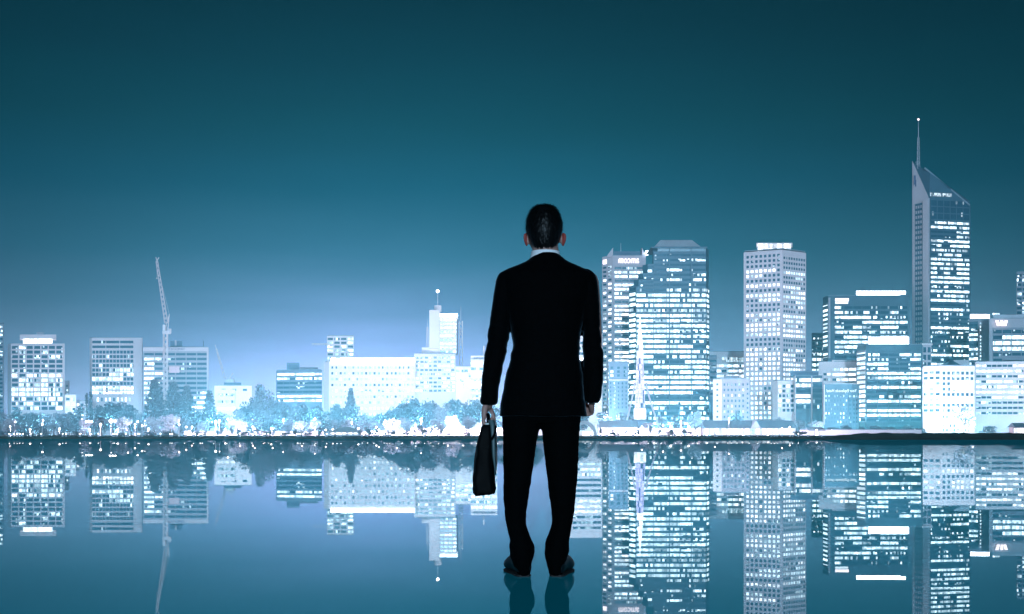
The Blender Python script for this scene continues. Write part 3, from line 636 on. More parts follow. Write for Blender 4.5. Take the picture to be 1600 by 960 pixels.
# ------------------------------------------------------------------ bell tower with glass spire and copper sails
Yb = 600; bx = P(1000,Yb)[0]
r = empty('bell_tower', (bx, Yb, GZ)); tag(r, 'slender glowing glass spire with two curved sails, in front of the broad glass tower', 'bell tower'); o_ = r.location
window_mat('spire_white', .05, .8, 3.4, col=(.85,.9,1), lo=.6); window_mat('spire_violet', .12, .7, 1.7, col=(.62,.55,.98), lo=.4, dark=(.12,.16,.3))
m = MB(); m.bar((bx,Yb,Z(638,Yb)), (bx,Yb,Z(560,Yb)), 3.0, 'spire_violet', 1.9, 6); m.build('spire_shaft', r, o_)
m = MB(); m.bar((bx,Yb,Z(560,Yb)), (bx,Yb,Z(524,Yb)), 1.9, 'spire_white', 1.1, 6); m.bar((bx,Yb,Z(524,Yb)), (bx,Yb,Z(495,Yb)), .9, 'spire_white', .12, 6); m.build('spire_tip', r, o_)
m = MB()
for k in range(16):
    z = Z(638,Yb)+(Z(527,Yb)-Z(638,Yb))*k/15; rr_ = 3.1-(3.1-1.25)*k/15; m.bar((bx,Yb,z), (bx,Yb,z+.25), rr_+.08, 'steel', seg=6)
m.build('spire_rings', r, o_)
for sg in (-1, 1):
    m = MB(); pr = None
    for k in range(13):
        t = k/12; px = 1000+sg*(9+22*t**1.5*(1 if sg > 0 else .75)); py = 598+(672-598)*t**(1.15)
        c = Vector((P(px,Yb)[0], Yb-2, Z(py,Yb)))
        if pr is not None: m.bar(pr, c, .55, 'pale_concrete')
        pr = c
    m.build('sail', r, o_)
m = MB(); m.box(P(992,Yb)[0], P(1009,Yb)[0], Yb-1, Yb+5, Z(655,Yb), Z(638.5,Yb), 'pane_warm'); m.build('bell_chamber', r, o_)
m = MB(); m.box(P(991,Yb)[0], P(1010,Yb)[0], Yb-.5, Yb+6, GZ, Z(655.3,Yb), 'grey_concrete'); m.build('base', r, o_)

# ------------------------------------------------------------------ shore pavilions
def pavilion(name, label, x0, x1, yr, ye, Y, depth=9, lit='pane_warm', hip=4, roofm='roof_metal', gable=None):
    xa, xb = P(x0,Y)[0], P(x1,Y)[0]; zr, ze = Z(yr,Y), Z(ye,Y)
    r = empty(name, ((xa+xb)/2, Y, GZ)); tag(r, label, 'pavilion'); o_ = r.location; h = P(800+hip,Y)[0]
    m = MB(); m.add([(xa,Y-1,ze),(xb,Y-1,ze),(xb,Y+depth,ze),(xa,Y+depth,ze),(xa+h,Y+depth/2,zr),(xb-h,Y+depth/2,zr)], [(0,1,5,4),(1,2,5),(2,3,4,5),(3,0,4),(3,2,1,0)], roofm)
    if gable:
        c = P(gable,Y)[0]; g = P(808,Y)[0]; m.add([(c-g,Y-1.6,ze+.02),(c+g,Y-1.6,ze+.02),(c,Y-1.6,zr),(c,Y+depth/2-.5,zr+.1)], [(0,1,2),(0,2,3),(1,3,2)], 'steel')
    m.build('roof', r, o_)
    m = MB(); m.box(xa+.4, xb-.4, Y+1.5, Y+depth-1, GZ, ze-.01, 'white_render'); m.build('wall', r, o_)
    nb = max(3, int((x1-x0)/9)); w = (xb-xa-1)/nb
    for k in range(nb):
        m = MB(); m.box(xa+.5+w*(k+.1), xa+.5+w*(k+.9), Y+1.3, Y+1.48, GZ+.5, ze-.3, lit if k != nb//2 or not gable else 'pane_dim'); m.build('window', r, o_)
        m = MB(); m.bar((xa+.5+w*k, Y-.7, GZ), (xa+.5+w*k, Y-.7, ze), .12, 'pale_concrete'); m.build('post', r, o_)
    return r
pavilion('ferry_terminal', 'long hip-roofed ferry terminal with glowing front, below the square-grid tower', 1098, 1246, 657, 669, 520, 12, gable=1180)
pavilion('jetty_shelter', 'low flat-roofed jetty shelter left of the glass spire, near the man', 936, 998, 657, 668, 520, 10, hip=1)
pavilion('boat_shed', 'small white tent-roofed boat shed at the shore below the glowing long building', 512, 563, 667, 675, 330, 8, hip=20, roofm='white_render')
pavilion('kiosk', 'small low kiosk on the embankment at the right edge', 1584, 1615, 661, 668, 420, 6, hip=2)
pavilion('shop_row', 'low dark-roofed row of shops right of the ferry terminal', 1262, 1290, 668, 673, 400, 6, hip=2)
# white arched canopy beside the man
r = empty('arched_canopy', (P(915,300)[0], 300, GZ)); tag(r, 'white arched canopy on the shore just right of the man', 'canopy'); o_ = r.location
m = MB(); pr = None; cx_, cz = P(914,300)[0], GZ
for k in range(17):
    t = math.pi*k/16; ro, ri = 3.1, 2.4; c, s_ = math.cos(t), math.sin(t)
    cur = [(cx_-ro*c, y, cz+ro*1.3*s_) for y in (300, 304)]+[(cx_-ri*c, y, cz+ri*1.3*s_) for y in (300, 304)]
    if pr: m.add(pr+cur, [(0,4,5,1),(2,3,7,6),(0,2,6,4),(1,5,7,3)], 'white_render')
    pr = cur
m.build('arch', r, o_)
m = MB(); m.box(cx_-2.3, cx_+2.3, 300.5, 301, GZ, GZ+1.2, 'pane_warm'); m.build('counter', r, o_)

# ------------------------------------------------------------------ cranes
r = empty('tower_crane', (P(258,700)[0], 700, GZ)); tag(r, 'tall lattice luffing crane with steeply raised boom at left', 'crane'); o_ = r.location
Yk = 700; X = lambda px: P(px,Yk)[0]; ZZ = lambda py: Z(py,Yk)
m = MB(); lattice(m, (X(258.5),Yk,GZ), (X(258.5),Yk,ZZ(520)), 2.2, 34, 'crane_paint', .22); m.build('mast', r, o_)
m = MB(); lattice(m, (X(260),Yk,ZZ(505)), (X(245),Yk,ZZ(408)), 1.9, 26, 'crane_paint', .14, 1.0); m.bar((X(245),Yk,ZZ(408)), (X(243.5),Yk,ZZ(402)), .25, 'crane_paint'); m.bar((X(245),Yk,ZZ(408)), (X(248.5),Yk,ZZ(402.5)), .25, 'crane_paint'); m.build('boom', r, o_)
m = MB(); m.box(X(255),X(265.5),Yk-1.5,Yk+1.5,ZZ(522),ZZ(517.5),'crane_paint'); m.box(X(255.5),X(259.5),Yk-1.8,Yk+1,ZZ(517),ZZ(508),'crane_paint'); m.build('cab', r, o_)
m = MB(); m.bar((X(262),Yk,ZZ(518)), (X(264.5),Yk,ZZ(491)), .3, 'crane_paint'); m.bar((X(258),Yk,ZZ(515)), (X(264.5),Yk,ZZ(491)), .2, 'crane_paint'); m.box(X(263),X(267),Yk-1,Yk+1,ZZ(521),ZZ(514),'steel'); m.build('a_frame', r, o_)
m = MB(); m.bar((X(264.5),Yk,ZZ(491)), (X(248),Yk,ZZ(425)), .1, 'steel', seg=3); m.bar((X(245),Yk,ZZ(408)), (X(245),Yk,ZZ(433)), .07, 'steel', seg=3); m.ball((X(245),Yk,ZZ(435)), .5, 'steel'); m.build('cable', r, o_)
r = empty('tower_crane', (P(352,830)[0], 830, GZ)); tag(r, 'small faint crane with leaning boom above the low white building', 'crane'); o_ = r.location
Yk = 830
m = MB(); lattice(m, (X(362),Yk,GZ), (X(362),Yk,ZZ(590)), 2, 12, 'crane_paint', .2); m.build('mast', r, o_)
m = MB(); lattice(m, (X(353),Yk,ZZ(597)), (X(338),Yk,ZZ(545)), 1.6, 14, 'crane_paint', .14, .8); m.bar((X(338),Yk,ZZ(545)), (X(336),Yk,ZZ(539)), .2, 'crane_paint'); m.build('boom', r, o_)
m = MB(); m.box(X(353),X(366),Yk-1.4,Yk+1.4,ZZ(598),ZZ(593),'crane_paint'); m.bar((X(358),Yk,ZZ(593)), (X(364),Yk,ZZ(583)), .4, 'crane_paint'); m.build('cab', r, o_)
r = empty('tower_crane', (P(512,840)[0], 840, GZ)); tag(r, 'hammerhead crane showing only a thin level jib left of the white-framed tower', 'crane'); o_ = r.location
Yk = 850
m = MB(); lattice(m, (X(515),Yk,GZ), (X(515),Yk,ZZ(538)), 1.8, 16, 'crane_paint', .2); m.build('mast', r, o_)
m = MB(); lattice(m, (X(535),Yk,ZZ(538)), (X(487),Yk,ZZ(538)), 1.1, 18, 'crane_paint', .13); m.build('jib', r, o_)

# ------------------------------------------------------------------ trees
def leafy(mb, c, r_, n, size, mt, rg, flat=1.0):
    for _ in range(n):
        d = Vector((rg.gauss(0,1), rg.gauss(0,1), rg.gauss(0,1))).normalized()*(r_*(rg.random()**.4))
        p = Vector(c)+Vector((d.x, d.y, d.z*flat)); q = Matrix.Rotation(rg.uniform(0,6.28),3,'X')@Matrix.Rotation(rg.uniform(0,6.28),3,'Z')@Matrix.Rotation(rg.uniform(0,6.28),3,'Y')
        s_ = size*rg.uniform(.55,1.3)
        vs = [p+q@Vector(v) for v in ((-s_*.5,0,0),(0,-s_*.33,.1*s_),(s_*.5,0,0),(0,s_*.33,.08*s_))]
        mb.add(vs, [(0,1,2,3)], mt)
def tree_meshes(kind, seed):
    """unit tree 10 m tall; returns (crown mesh, trunk mesh)"""
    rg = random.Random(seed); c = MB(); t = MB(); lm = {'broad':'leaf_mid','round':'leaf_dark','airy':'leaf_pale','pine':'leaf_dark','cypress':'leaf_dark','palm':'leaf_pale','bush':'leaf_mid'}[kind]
    if kind in ('broad','round','airy'):
        t.bar((0,0,0), (.15,.1,3.4), .32, 'bark', .2, 7)
        nl = {'broad':20,'round':16,'airy':17}[kind]; W = {'broad':4.3,'round':3.3,'airy':3.8}[kind]
        for k in range(nl):
            a = rg.uniform(0,6.28); rr_ = W*math.sqrt(rg.random())*.72; z = 1.9+rg.random()*6.3*(1-.42*(rr_/W)**2)
            p = (math.cos(a)*rr_, math.sin(a)*rr_, z); t.bar((.15,.1,3.2), p, .12, 'bark', .03, 5)
            leafy(c, p, rg.uniform(1.1,1.8), 95 if kind != 'airy' else 60, .62, lm, rg, .8)
        leafy(c, (0,0,5.2), W*.72, 420 if kind != 'airy' else 200, .62, lm, rg, 1.0)
    elif kind == 'pine':
        t.bar((0,0,0), (0,0,9.9), .26, 'bark', .04, 6)
        for k in range(15):
            z = 1.6+8.2*k/15; L = 2.5*(1-k/15)**.75+.25
            for j in range(7):
                a = j*.9+k*.5+rg.uniform(-.2,.2); e = (math.cos(a)*L, math.sin(a)*L, z+.25*L*rg.uniform(.1,1)); t.bar((0,0,z), e, .05, 'bark', .02, 4)
                for q in (.35,.6,.8,1.0): leafy(c, (e[0]*q,e[1]*q,z+(e[2]-z)*q), .32, 7, .55, lm, rg, .7)
    elif kind == 'cypress':
        t.bar((0,0,0), (0,0,9.5), .2, 'bark', .05, 5)
        for k in range(24):
            z = .8+9*k/24; leafy(c, (0,0,z), .2+1.0*math.sin(math.pi*(1-k/25)**.7)*.9, 34, .45, lm, rg, .6)
    elif kind == 'palm':
        t.bar((0,0,0), (.2,0,8), .3, 'bark', .2, 7)
        for j in range(22):
            a = j*2.4; el_ = rg.uniform(-.3,1.1); pr = Vector((.2,0,8)); L = 3.2
            for k in range(7):
                q = (k+1)/7; nx_ = Vector((.2+math.cos(a)*L*q*math.cos(el_*(1-q*.6)), math.sin(a)*L*q*math.cos(el_*(1-q*.6)), 8+L*q*math.sin(el_)-2.6*q*q))
                sd_ = Vector((-math.sin(a), math.cos(a), 0)); w_ = .55*(1-q*.6)
                c.add([pr, pr+sd_*w_-Vector((0,0,.25)), nx_+sd_*w_*.8-Vector((0,0,.3)), nx_], [(0,1,2,3)], lm); c.add([pr, nx_, nx_-sd_*w_*.8-Vector((0,0,.3)), pr-sd_*w_-Vector((0,0,.25))], [(0,1,2,3)], lm); pr = nx_
    elif kind == 'bush':
        t.bar((0,0,0), (0,0,3), .3, 'bark', .1, 5)
        for k in range(9): leafy(c, (rg.uniform(-4,4), rg.uniform(-3,3), rg.uniform(2.5,7)), 2.6, 90, 1.0, lm, rg, .8)
    out_ = []
    for b_, nme in ((c,'crown'), (t,'trunk')):
        me = bpy.data.meshes.new(nme); me.from_pydata([tuple(v) for v in b_.v], [], b_.f); me.materials.append(M[b_.mats[0]]); out_.append(me)
    return out_
TM = {}
for kd, n_ in (('broad',4),('round',3),('airy',3),('pine',3),('cypress',1),('palm',2),('bush',3)):
    TM[kd] = [tree_meshes(kd, 11+7*i+len(kd)) for i in range(n_)]
ORD = ['first','second','third','fourth','fifth','sixth','seventh','eighth','ninth','tenth','eleventh','twelfth','thirteenth','fourteenth','fifteenth','sixteenth','seventeenth','eighteenth','nineteenth','twentieth',
 'twenty-first','twenty-second','twenty-third','twenty-fourth','twenty-fifth','twenty-sixth','twenty-seventh','twenty-eighth','twenty-ninth','thirtieth','thirty-first','thirty-second','thirty-third','thirty-fourth','thirty-fifth','thirty-sixth','thirty-seventh','thirty-eighth','thirty-ninth','fortieth',
 'forty-first','forty-second','forty-third','forty-fourth','forty-fifth','forty-sixth','forty-seventh','forty-eighth','forty-ninth','fiftieth']
def tree(kind, px, ytop, Y, hw, label, group):
    """hw = half width in photo px"""
    var = rnd.randrange(len(TM[kind])); cr, tr = TM[kind][var]
    x = P(px,Y)[0]; h = Z(ytop,Y)-GZ; r = empty({'pine':'pine_tree','cypress':'cypress_tree','palm':'palm_tree','bush':'shrub'}.get(kind,'park_tree'), (x, Y, GZ), rnd.uniform(0,6.28))
    base_w = {'broad':4.4,'round':3.6,'airy':4.1,'pine':2.6,'cypress':1.1,'palm':3.0,'bush':5.5}[kind]; base_h = {'broad':9.2,'round':9.2,'airy':9.2,'pine':10,'cypress':10,'palm':9.0,'bush':8.5}[kind]
    sxy = (hw*1.2/F*Y)/base_w; r.scale = (sxy, sxy, h/base_h)
    tag(r, label, {'palm':'palm tree','bush':'shrub'}.get(kind,'tree'), group)
    for me, n_ in ((cr,'crown'), (tr,'trunk')):
        o = bpy.data.objects.new(n_, me); COL.objects.link(o); o.parent = r
back = [(6,641,'broad',14),(24,636,'round',13),(48,640,'broad',17),(72,643,'airy',15),(98,641,'broad',16),(120,634,'round',15),(150,632,'broad',14),(176,623,'broad',25),(205,632,'broad',18),(226,640,'airy',12),
 (306,634,'broad',16),(345,640,'airy',17),(372,636,'broad',16),(394,618,'round',16),(412,600,'broad',20),(433,617,'broad',18),(456,626,'airy',18),(478,629,'broad',17),(500,632,'round',15),(522,630,'broad',16),(545,628,'broad',20),(575,640,'airy',17),(598,640,'broad',16),
 (616,628,'broad',16),(640,613,'broad',24),(668,616,'broad',20),(690,622,'airy',16),(712,618,'broad',18),(738,615,'broad',20),(765,622,'broad',18),(800,625,'broad',20),(835,628,'airy',18),(870,630,'broad',18),(905,634,'broad',17),
 (945,640,'airy',14),(975,642,'airy',15),(1034,648,'airy',12),(1060,645,'airy',13),(1086,641,'broad',14),(1150,640,'round',12),(1218,650,'airy',13),(1248,652,'broad',14),(1275,654,'airy',13),(1506,630,'airy',19)]
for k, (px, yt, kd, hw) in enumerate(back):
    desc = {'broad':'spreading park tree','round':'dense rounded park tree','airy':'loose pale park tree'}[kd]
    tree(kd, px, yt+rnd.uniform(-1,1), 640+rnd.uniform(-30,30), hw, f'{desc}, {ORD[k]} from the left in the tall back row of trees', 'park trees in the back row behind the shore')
for px, yt, hw, lb in ((242,590,15,'dark layered conifer directly left of the tall crane mast'),(271,594,15,'dark layered conifer directly right of the tall crane mast'),(292,600,12,'slightly shorter layered conifer, second to the right of the tall crane'),(327,608,11,'layered conifer at the right end of the block with the pink panel'),(548,604,9,'small conifer poking above the trees in front of the glowing long building')):
    tree('pine', px, yt, 610, hw, lb, 'tall layered conifers')
for px, yt, lb in ((135.5,613,'left one of two thin upright cypresses beside the framed office block'),(141.5,610,'right one of two thin upright cypresses beside the framed office block')):
    tree('cypress', px, yt, 650, 3.2, lb, 'thin cypresses')
front = [(14,652,'airy',12),(38,655,'broad',11),(60,657,'round',10),(84,654,'airy',12),(108,656,'broad',11),(132,654,'airy',10),(192,648,'airy',13),(216,652,'broad',12),(240,646,'airy',14),(266,644,'airy',14),(292,652,'broad',12),(316,654,'airy',11),(372,655,'airy',13),(398,655,'round',12),(424,650,'broad',13),
 (448,652,'airy',12),(470,654,'broad',12),(494,652,'broad',12),(518,652,'round',11),(542,650,'broad',13),(566,652,'broad',13),(590,656,'airy',12),(612,652,'airy',12),(634,650,'airy',12),(660,660,'round',10),(684,652,'airy',13),(708,648,'airy',13),(732,648,'airy',13),(758,650,'airy',12)]
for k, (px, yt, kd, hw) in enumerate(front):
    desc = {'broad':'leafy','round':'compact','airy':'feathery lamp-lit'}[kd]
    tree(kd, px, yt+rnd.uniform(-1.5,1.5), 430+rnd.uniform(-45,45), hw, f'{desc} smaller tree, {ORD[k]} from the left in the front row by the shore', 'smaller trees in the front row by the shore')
for px, yt, lb in ((158,653,'brightly lit palm between the two tall globe lamps at left'),(25,664,'pale lit palm near the left edge by the shore'),(498,668,'small palm beside the white boat shed'),(1012,660,'palm left of the bright lights below the broad glass tower')):
    tree('palm', px, yt, 300 if px < 900 else 420, 12 if px == 158 else 9, lb, 'palms by the shore')
bush = [(8,673),(44,675),(70,674),(96,675),(120,674),(190,676),(232,675),(262,674),(312,675),(384,675),(415,674),(446,676),(474,675),(580,676),(606,675),(632,675),(660,668),(700,676),(728,675),(960,676),(990,675),(1046,674),(1075,672),(1250,674),(1300,668),(1322,664),(1345,667),(1368,665),(1392,667),(1414,664),(1436,669),(1546,666),(1482,676),(1462,676)]
bush.sort()
for k, (px, yt) in enumerate(bush):
    tree('bush', px, yt, (255 if px < 1290 else 560)+rnd.uniform(-15,15), rnd.uniform(7,12), f'low rounded shrub, {ORD[k]} from the left along the waterfront', 'low shrubs along the waterfront')

# ------------------------------------------------------------------ lamps
def lamp_mesh(h, heads, rad):
    p = MB(); p.bar((0,0,0), (0,0,h), .07, 'steel', .045, 6); p.bar((0,0,0), (0,0,.4), .14, 'steel', .1, 6)
    l = MB()
    for dx in heads:
        if dx: p.bar((0,0,h-.25), (dx,0,h-.1), .03, 'steel', seg=4)
        l.ball((dx,0,h+rad*.3), rad, 'lamp_glass', 8, 5)
    res = []
    for b_, n_ in ((p,'pole'), (l,'lamp_globe')):
        me = bpy.data.meshes.new(n_); me.from_pydata([tuple(v) for v in b_.v], [], b_.f); me.materials.append(M[b_.mats[0]]); res.append(me)
    return res
LC = {}
def lamp(px, ytop, Y, label, power=0, heads=(0,), rad=.22, group='promenade lamp posts', name='street_lamp', cat='street lamp', col=(1,.76,.92)):
    h = round(Z(ytop,Y)-GZ, 1); key = (h, heads, rad)
    if key not in LC: LC[key] = lamp_mesh(h, heads, rad)
    r = empty(name, (P(px,Y)[0], Y, GZ)); tag(r, label, cat, group)
    for me, n_ in zip(LC[key], ('pole','lamp_globe')):
        o = bpy.data.objects.new(n_, me); COL.objects.link(o); o.parent = r
    if power:
        L = bpy.data.lights.new('lamp_light', 'POINT'); L.energy = power; L.shadow_soft_size = .3; L.color = col
        o = bpy.data.objects.new('lamp_light', L); COL.objects.link(o); o.parent = r; o.location = (0, -.8, h+.5); o.visible_glossy = False
tall = [(139,659.5,(-.45,0,.45)),(176,659,(-.45,0,.45)),(66,664,(0,)),(200,663,(0,)),(215,660,(0,)),(222,666,(0,)),(280,664,(0,)),(291,668,(0,)),(356,656,(0,)),(398,671,(0,)),(426,671,(0,)),(509,672,(0,)),(592,672,(0,)),(620,671,(0,)),(1003,668,(0,)),(1036,665,(0,)),(1117,672,(0,)),(1222,671,(0,)),(1520,672,(0,))]
tall.sort()
for k, (px, yt, hd) in enumerate(tall):
    lamp(px, yt, 192, f'{"three-globe" if len(hd) > 1 else "single-globe"} promenade lamp post, {ORD[k]} from the left at the water edge', 0, hd, 0.15 if len(hd) > 1 else .13)
# flood lamps standing between and behind the trees; these light the park and the building feet
flood = [(16,668,350,9),(47,672,350,8),(93,671,350,9),(140,672,380,9),(157,664,285,3),(184,672,350,8),(211,664,400,12),(232,671,350,10),(300,668,400,10),(337,660,360,39.9),(352,672,360,12),(375,668,380,14),(395,668,380,14),(424,671,350,10),(472,668,380,14),(492,670,350,12),(520,672,360,8),
 (560,670,380,10),(588,668,400,12),(628,672,400,14),(676,668,400,13),(700,668,400,15),(724,668,400,15),(748,668,400,14),(775,668,400,14),(925,668,500,10),(967,672,450,14),(990,672,400,16),(1022,672,380,24),(1048,668,380,24),(1064,660,420,10),(1076,668,380,22),(1104,672,400,12),(1139,654,480,8),(1160,672,460,14),(1200,672,460,14),(1234,668,420,16),(1276,673,380,14)]
for k, (px, yt, Y, pw) in enumerate(flood):
    lamp(px, yt, Y, f'bright white park lamp, {ORD[k]} from the left among the shore trees', pw*1900*(1.7 if px == 337 else .8 if px < 300 else 1), (0,), .28 if pw < 20 else (.36 if pw < 40 else .62), 'bright lamps among the trees', 'park_or_fill_lamp', 'lamp')
for k in range(15):  # lamps added between the rows to brighten the back trees
    px = 20+k*53+rnd.uniform(-6,6)
    lamp(px, 656+rnd.uniform(-2,2), 495, f'added fill lamp on a tall pole, {ORD[k]} from the left between the two tree rows', 34000 if k < 8 else 85000, (0,), .22, 'added fill lamps between the two rows of trees', 'park_or_fill_lamp', 'lamp', (1,.80,.98))
for k in range(36):
    px = (296+k*13.5 if k < 17 else 566+(k-17)*13.5 if k < 27 else 940+(k-27)*18)+rnd.uniform(-5,5); Ys = 318+rnd.uniform(-12,12)
    tree('airy' if k%3 else 'round', px, 668+rnd.uniform(-3,4), Ys, rnd.uniform(2.6,4.5), f'small slender sapling, {ORD[k]} from the left in front of the added white walls', 'saplings in front of the added walls')
wash = [(1345,672,640,60),(1390,672,640,70),(1430,672,640,70),(1460,673,610,65),(1495,674,610,75),(1540,673,620,75),(1580,673,620,75),(1300,672,620,50),(1180,668,640,90),(1125,668,640,40),(1050,668,640,50),(960,668,640,50),(60,664,740,60),(180,664,740,50),(280,664,730,30),(365,664,720,60),(540,664,700,70),(600,664,700,70),(650,664,700,60),(690,664,700,60),(760,664,700,60),(905,664,700,100)]
wash.sort()  # extra lamps added to wash the facades brighter from below
for k, (px, yt, Y, pw) in enumerate(wash):
    lamp(px, yt, Y, f'added wash lamp on a short post at the building feet, {ORD[k]} wash lamp from the left', pw*1300, (0,), .4, 'added wash lamps at the feet of the buildings', 'floodlight', 'floodlight', (.86,.88,1))
for x0, x1, lb in ((288,392,'added low white wall below the banded block, behind the brightest lamp'),(396,506,'added low white wall left of the white boat shed'),(566,640,'added low white wall right of the white boat shed'),(642,900,'added long low white wall running behind the man'),(935,1094,'added low white wall under the glass spire'),(1250,1440,'added low white wall behind the grass embankment')):  # walls added to catch lamp light as a bright shoreline strip
    b = MB(); Yw = 400; b.box(P(x0,Yw)[0], P(x1,Yw)[0], Yw, Yw+.4, GZ, Z(674.5 if x0 < 600 else 670 if x0 < 1000 else 672,Yw), 'white_render')
    b.box(P(x0,Yw)[0]-.1, P(x1,Yw)[0]+.1, Yw-.1, Yw+.5, Z(674.5 if x0 < 600 else 670 if x0 < 1000 else 672,Yw), Z(674.5 if x0 < 600 else 670 if x0 < 1000 else 672,Yw)+.15, 'mid_concrete')
    w_ = b.build('glare_wall'); tag(w_, lb, 'wall', 'added low white walls')
# small bollard lights along the quay
bm_, bl_ = lamp_mesh(.45, (0,), .07)
for k in range(110):
    px = 4+k*1290/110+rnd.uniform(-5,5)
    if 780 < px < 910: continue
    r = empty('bollard_light', (P(px,183)[0], 183+rnd.uniform(-5,9), GZ)); tag(r, 'one of the small identical white bollard lights lining the quay edge', 'bollard light', 'bollard lights lining the quay')
    for me, n_ in ((bm_,'post'), (bl_,'lamp_globe')):
        o = bpy.data.objects.new(n_, me); COL.objects.link(o); o.parent = r

# ------------------------------------------------------------------ the man
YM = 5.5; SC = F/YM
def MX(px): return (px-800)/SC
def MZ(py): return max(0.004, H+(YH-py)/SC)
def ring(cx, cy, z, rx, ry, n=2.0, seg=36, tilt=0.0):
    out_ = []
    for k in range(seg):
        t = 2*math.pi*k/seg; c, s_ = math.cos(t), math.sin(t)
        x = rx*math.copysign(abs(c)**(2/n), c); y = ry*math.copysign(abs(s_)**(2/n), s_)
        out_.append((cx+x, cy+y, z+tilt*x))
    return out_
def loft(mb, rings, mt, cap=True):
    k = len(rings[0]); vs = [v for r_ in rings for v in r_]; fs = []
    for i in range(len(rings)-1):
        for j in range(k):
            a, b_ = i*k+j, i*k+(j+1)%k; fs.append((a, b_, b_+k, a+k))
    if cap: fs += [tuple(range(k))[::-1], tuple(range((len(rings)-1)*k, len(rings)*k))]
    mb.add(vs, fs, mt)
def lerp_rows(rows, sub=5):
    """smooth (Catmull-Rom) interpolation of parameter rows"""
    out_ = []; n_ = len(rows)
    for i in range(n_-1):
        p0, p1, p2, p3 = rows[max(0,i-1)], rows[i], rows[i+1], rows[min(n_-1,i+2)]
        for s_ in range(sub):
            t = s_/sub; out_.append([.5*((2*b_)+(c-a)*t+(2*a-5*b_+4*c-d)*t*t+(-a+3*b_-3*c+d)*t**3) for a, b_, c, d in zip(p0,p1,p2,p3)])
    out_.append(list(rows[-1])); return out_
def rows_loft(mb, rows, mt, n=2.2, sub=4, tilt=0.0, seg=36):
    """rows: (py, left px, right px, centre depth, half depth)"""
    rr_ = lerp_rows(rows, sub); rings = []
    for py, xl, xr, cy_, ry in rr_:
        rings.append(ring((MX(xl)+MX(xr))/2, YM+cy_, MZ(py), max(.003,(MX(xr)-MX(xl))/2), max(.003, ry), n, seg, tilt))
    loft(mb, rings, mt)
def tube(mb, pts, rad, mt, seg=10, flat=1.0):
    rows = [list(p)+[r_] for p, r_ in zip(pts, rad)]; rr_ = lerp_rows(rows, 4); rings = []; prev = None
    for i, q in enumerate(rr_):
        p = Vector(q[:3]); a = Vector(rr_[max(0,i-1)][:3]); b_ = Vector(rr_[min(len(rr_)-1,i+1)][:3]); d = (b_-a).normalized()
        up = Vector((0,1,0)) if abs(d.y) < .8 else Vector((1,0,0))
        u_ = d.cross(up).normalized() if prev is None else (prev-d*prev.dot(d)).normalized(); prev = u_; v_ = d.cross(u_)
        rings.append([tuple(p+u_*math.cos(2*math.pi*k/seg)*q[3]+v_*math.sin(2*math.pi*k/seg)*q[3]*flat) for k in range(seg)])
    loft(mb, rings, mt)
    for c_, r_ in ((pts[0], rad[0]), (pts[-1], rad[-1])): mb.ball(c_, r_*.98, mt, 8, 6)
def fuse(mb, name, voxel, parent, fn=None, smooth=3, origin=(0,0,0)):
    o = mb.build(name+'_raw'); bm = bmesh.new(); bm.from_mesh(o.data); bmesh.ops.recalc_face_normals(bm, faces=bm.faces); bm.to_mesh(o.data); bm.free()
    md = o.modifiers.new('r', 'REMESH'); md.mode = 'VOXEL'; md.voxel_size = voxel
    ms = o.modifiers.new('s', 'SMOOTH'); ms.iterations = smooth; ms.factor = .5
    dg = bpy.context.evaluated_depsgraph_get(); me = bpy.data.meshes.new_from_object(o.evaluated_get(dg)); me.name = name
    mats_ = [M[n_] for n_ in mb.mats]; old = o.data; bpy.data.objects.remove(o); bpy.data.meshes.remove(old)
    me.materials.clear(); me.materials.append(mats_[0])
    me.calc_loop_triangles() if hasattr(me, 'calc_loop_triangles') else None
    if fn:
        nr = [v.normal.copy() for v in me.vertices]
        for v, n_ in zip(me.vertices, nr): v.co = v.co+n_*fn(v.co)
    me.transform(Matrix.Translation(-Vector(origin)))
    me.polygons.foreach_set('use_smooth', [True]*len(me.polygons)); me.update()
    ob = bpy.data.objects.new(name, me); COL.objects.link(ob)
    if parent: ob.parent = parent
    return ob
HX, HC = 850, YM+.03      # head centre
man_o = Vector((MX(846), YM, 0)); person = empty('person', man_o)
tag(person, 'man in a black suit standing with his back to us, holding a briefcase', 'person')
# body: one continuous surface
bd = MB()
rows_loft(bd, [(326,845,856,.02,.02),(329,838,863,.02,.055),(335,831,870,.02,.080),(344,826.5,874,.022,.097),(355,825,875.5,.026,.102),(366,825.5,875,.03,.100),(376,826,874,.034,.094),(385,831,870,.05,.075),(391,836,865,.068,.058),(397,843,858,.085,.03)], 'skin', 2.15)
rows_loft(bd, [(372,832,871,.0,.062),(384,831,872,-.002,.062),(396,831,874,.0,.064),(408,824,882,.0,.075),(420,800,906,.0,.09)], 'skin', 2.0)
rows_loft(bd, [(415,812,892,0,.08),(430,792,914,0,.095),(460,798,908,.0,.115),(532,806,900,.0,.11),(590,800,902,.0,.11),(636,798,900,0,.11),(648,806,890,0,.08)], 'skin', 2.4)
for sx in (-1, 1):   # ears
    ex = MX(823.5 if sx < 0 else 879.5); ez = MZ(373)
    bd.ball((ex, HC, ez), .014, 'skin', 10, 8, 1.95); tube(bd, [(ex, HC-.004, ez+.028), (ex+sx*.010, HC-.014, ez+.020), (ex+sx*.011, HC-.015, ez-.004), (ex+sx*.002, HC-.004, ez-.028)], [.006,.007,.006,.006], 'skin', 8)
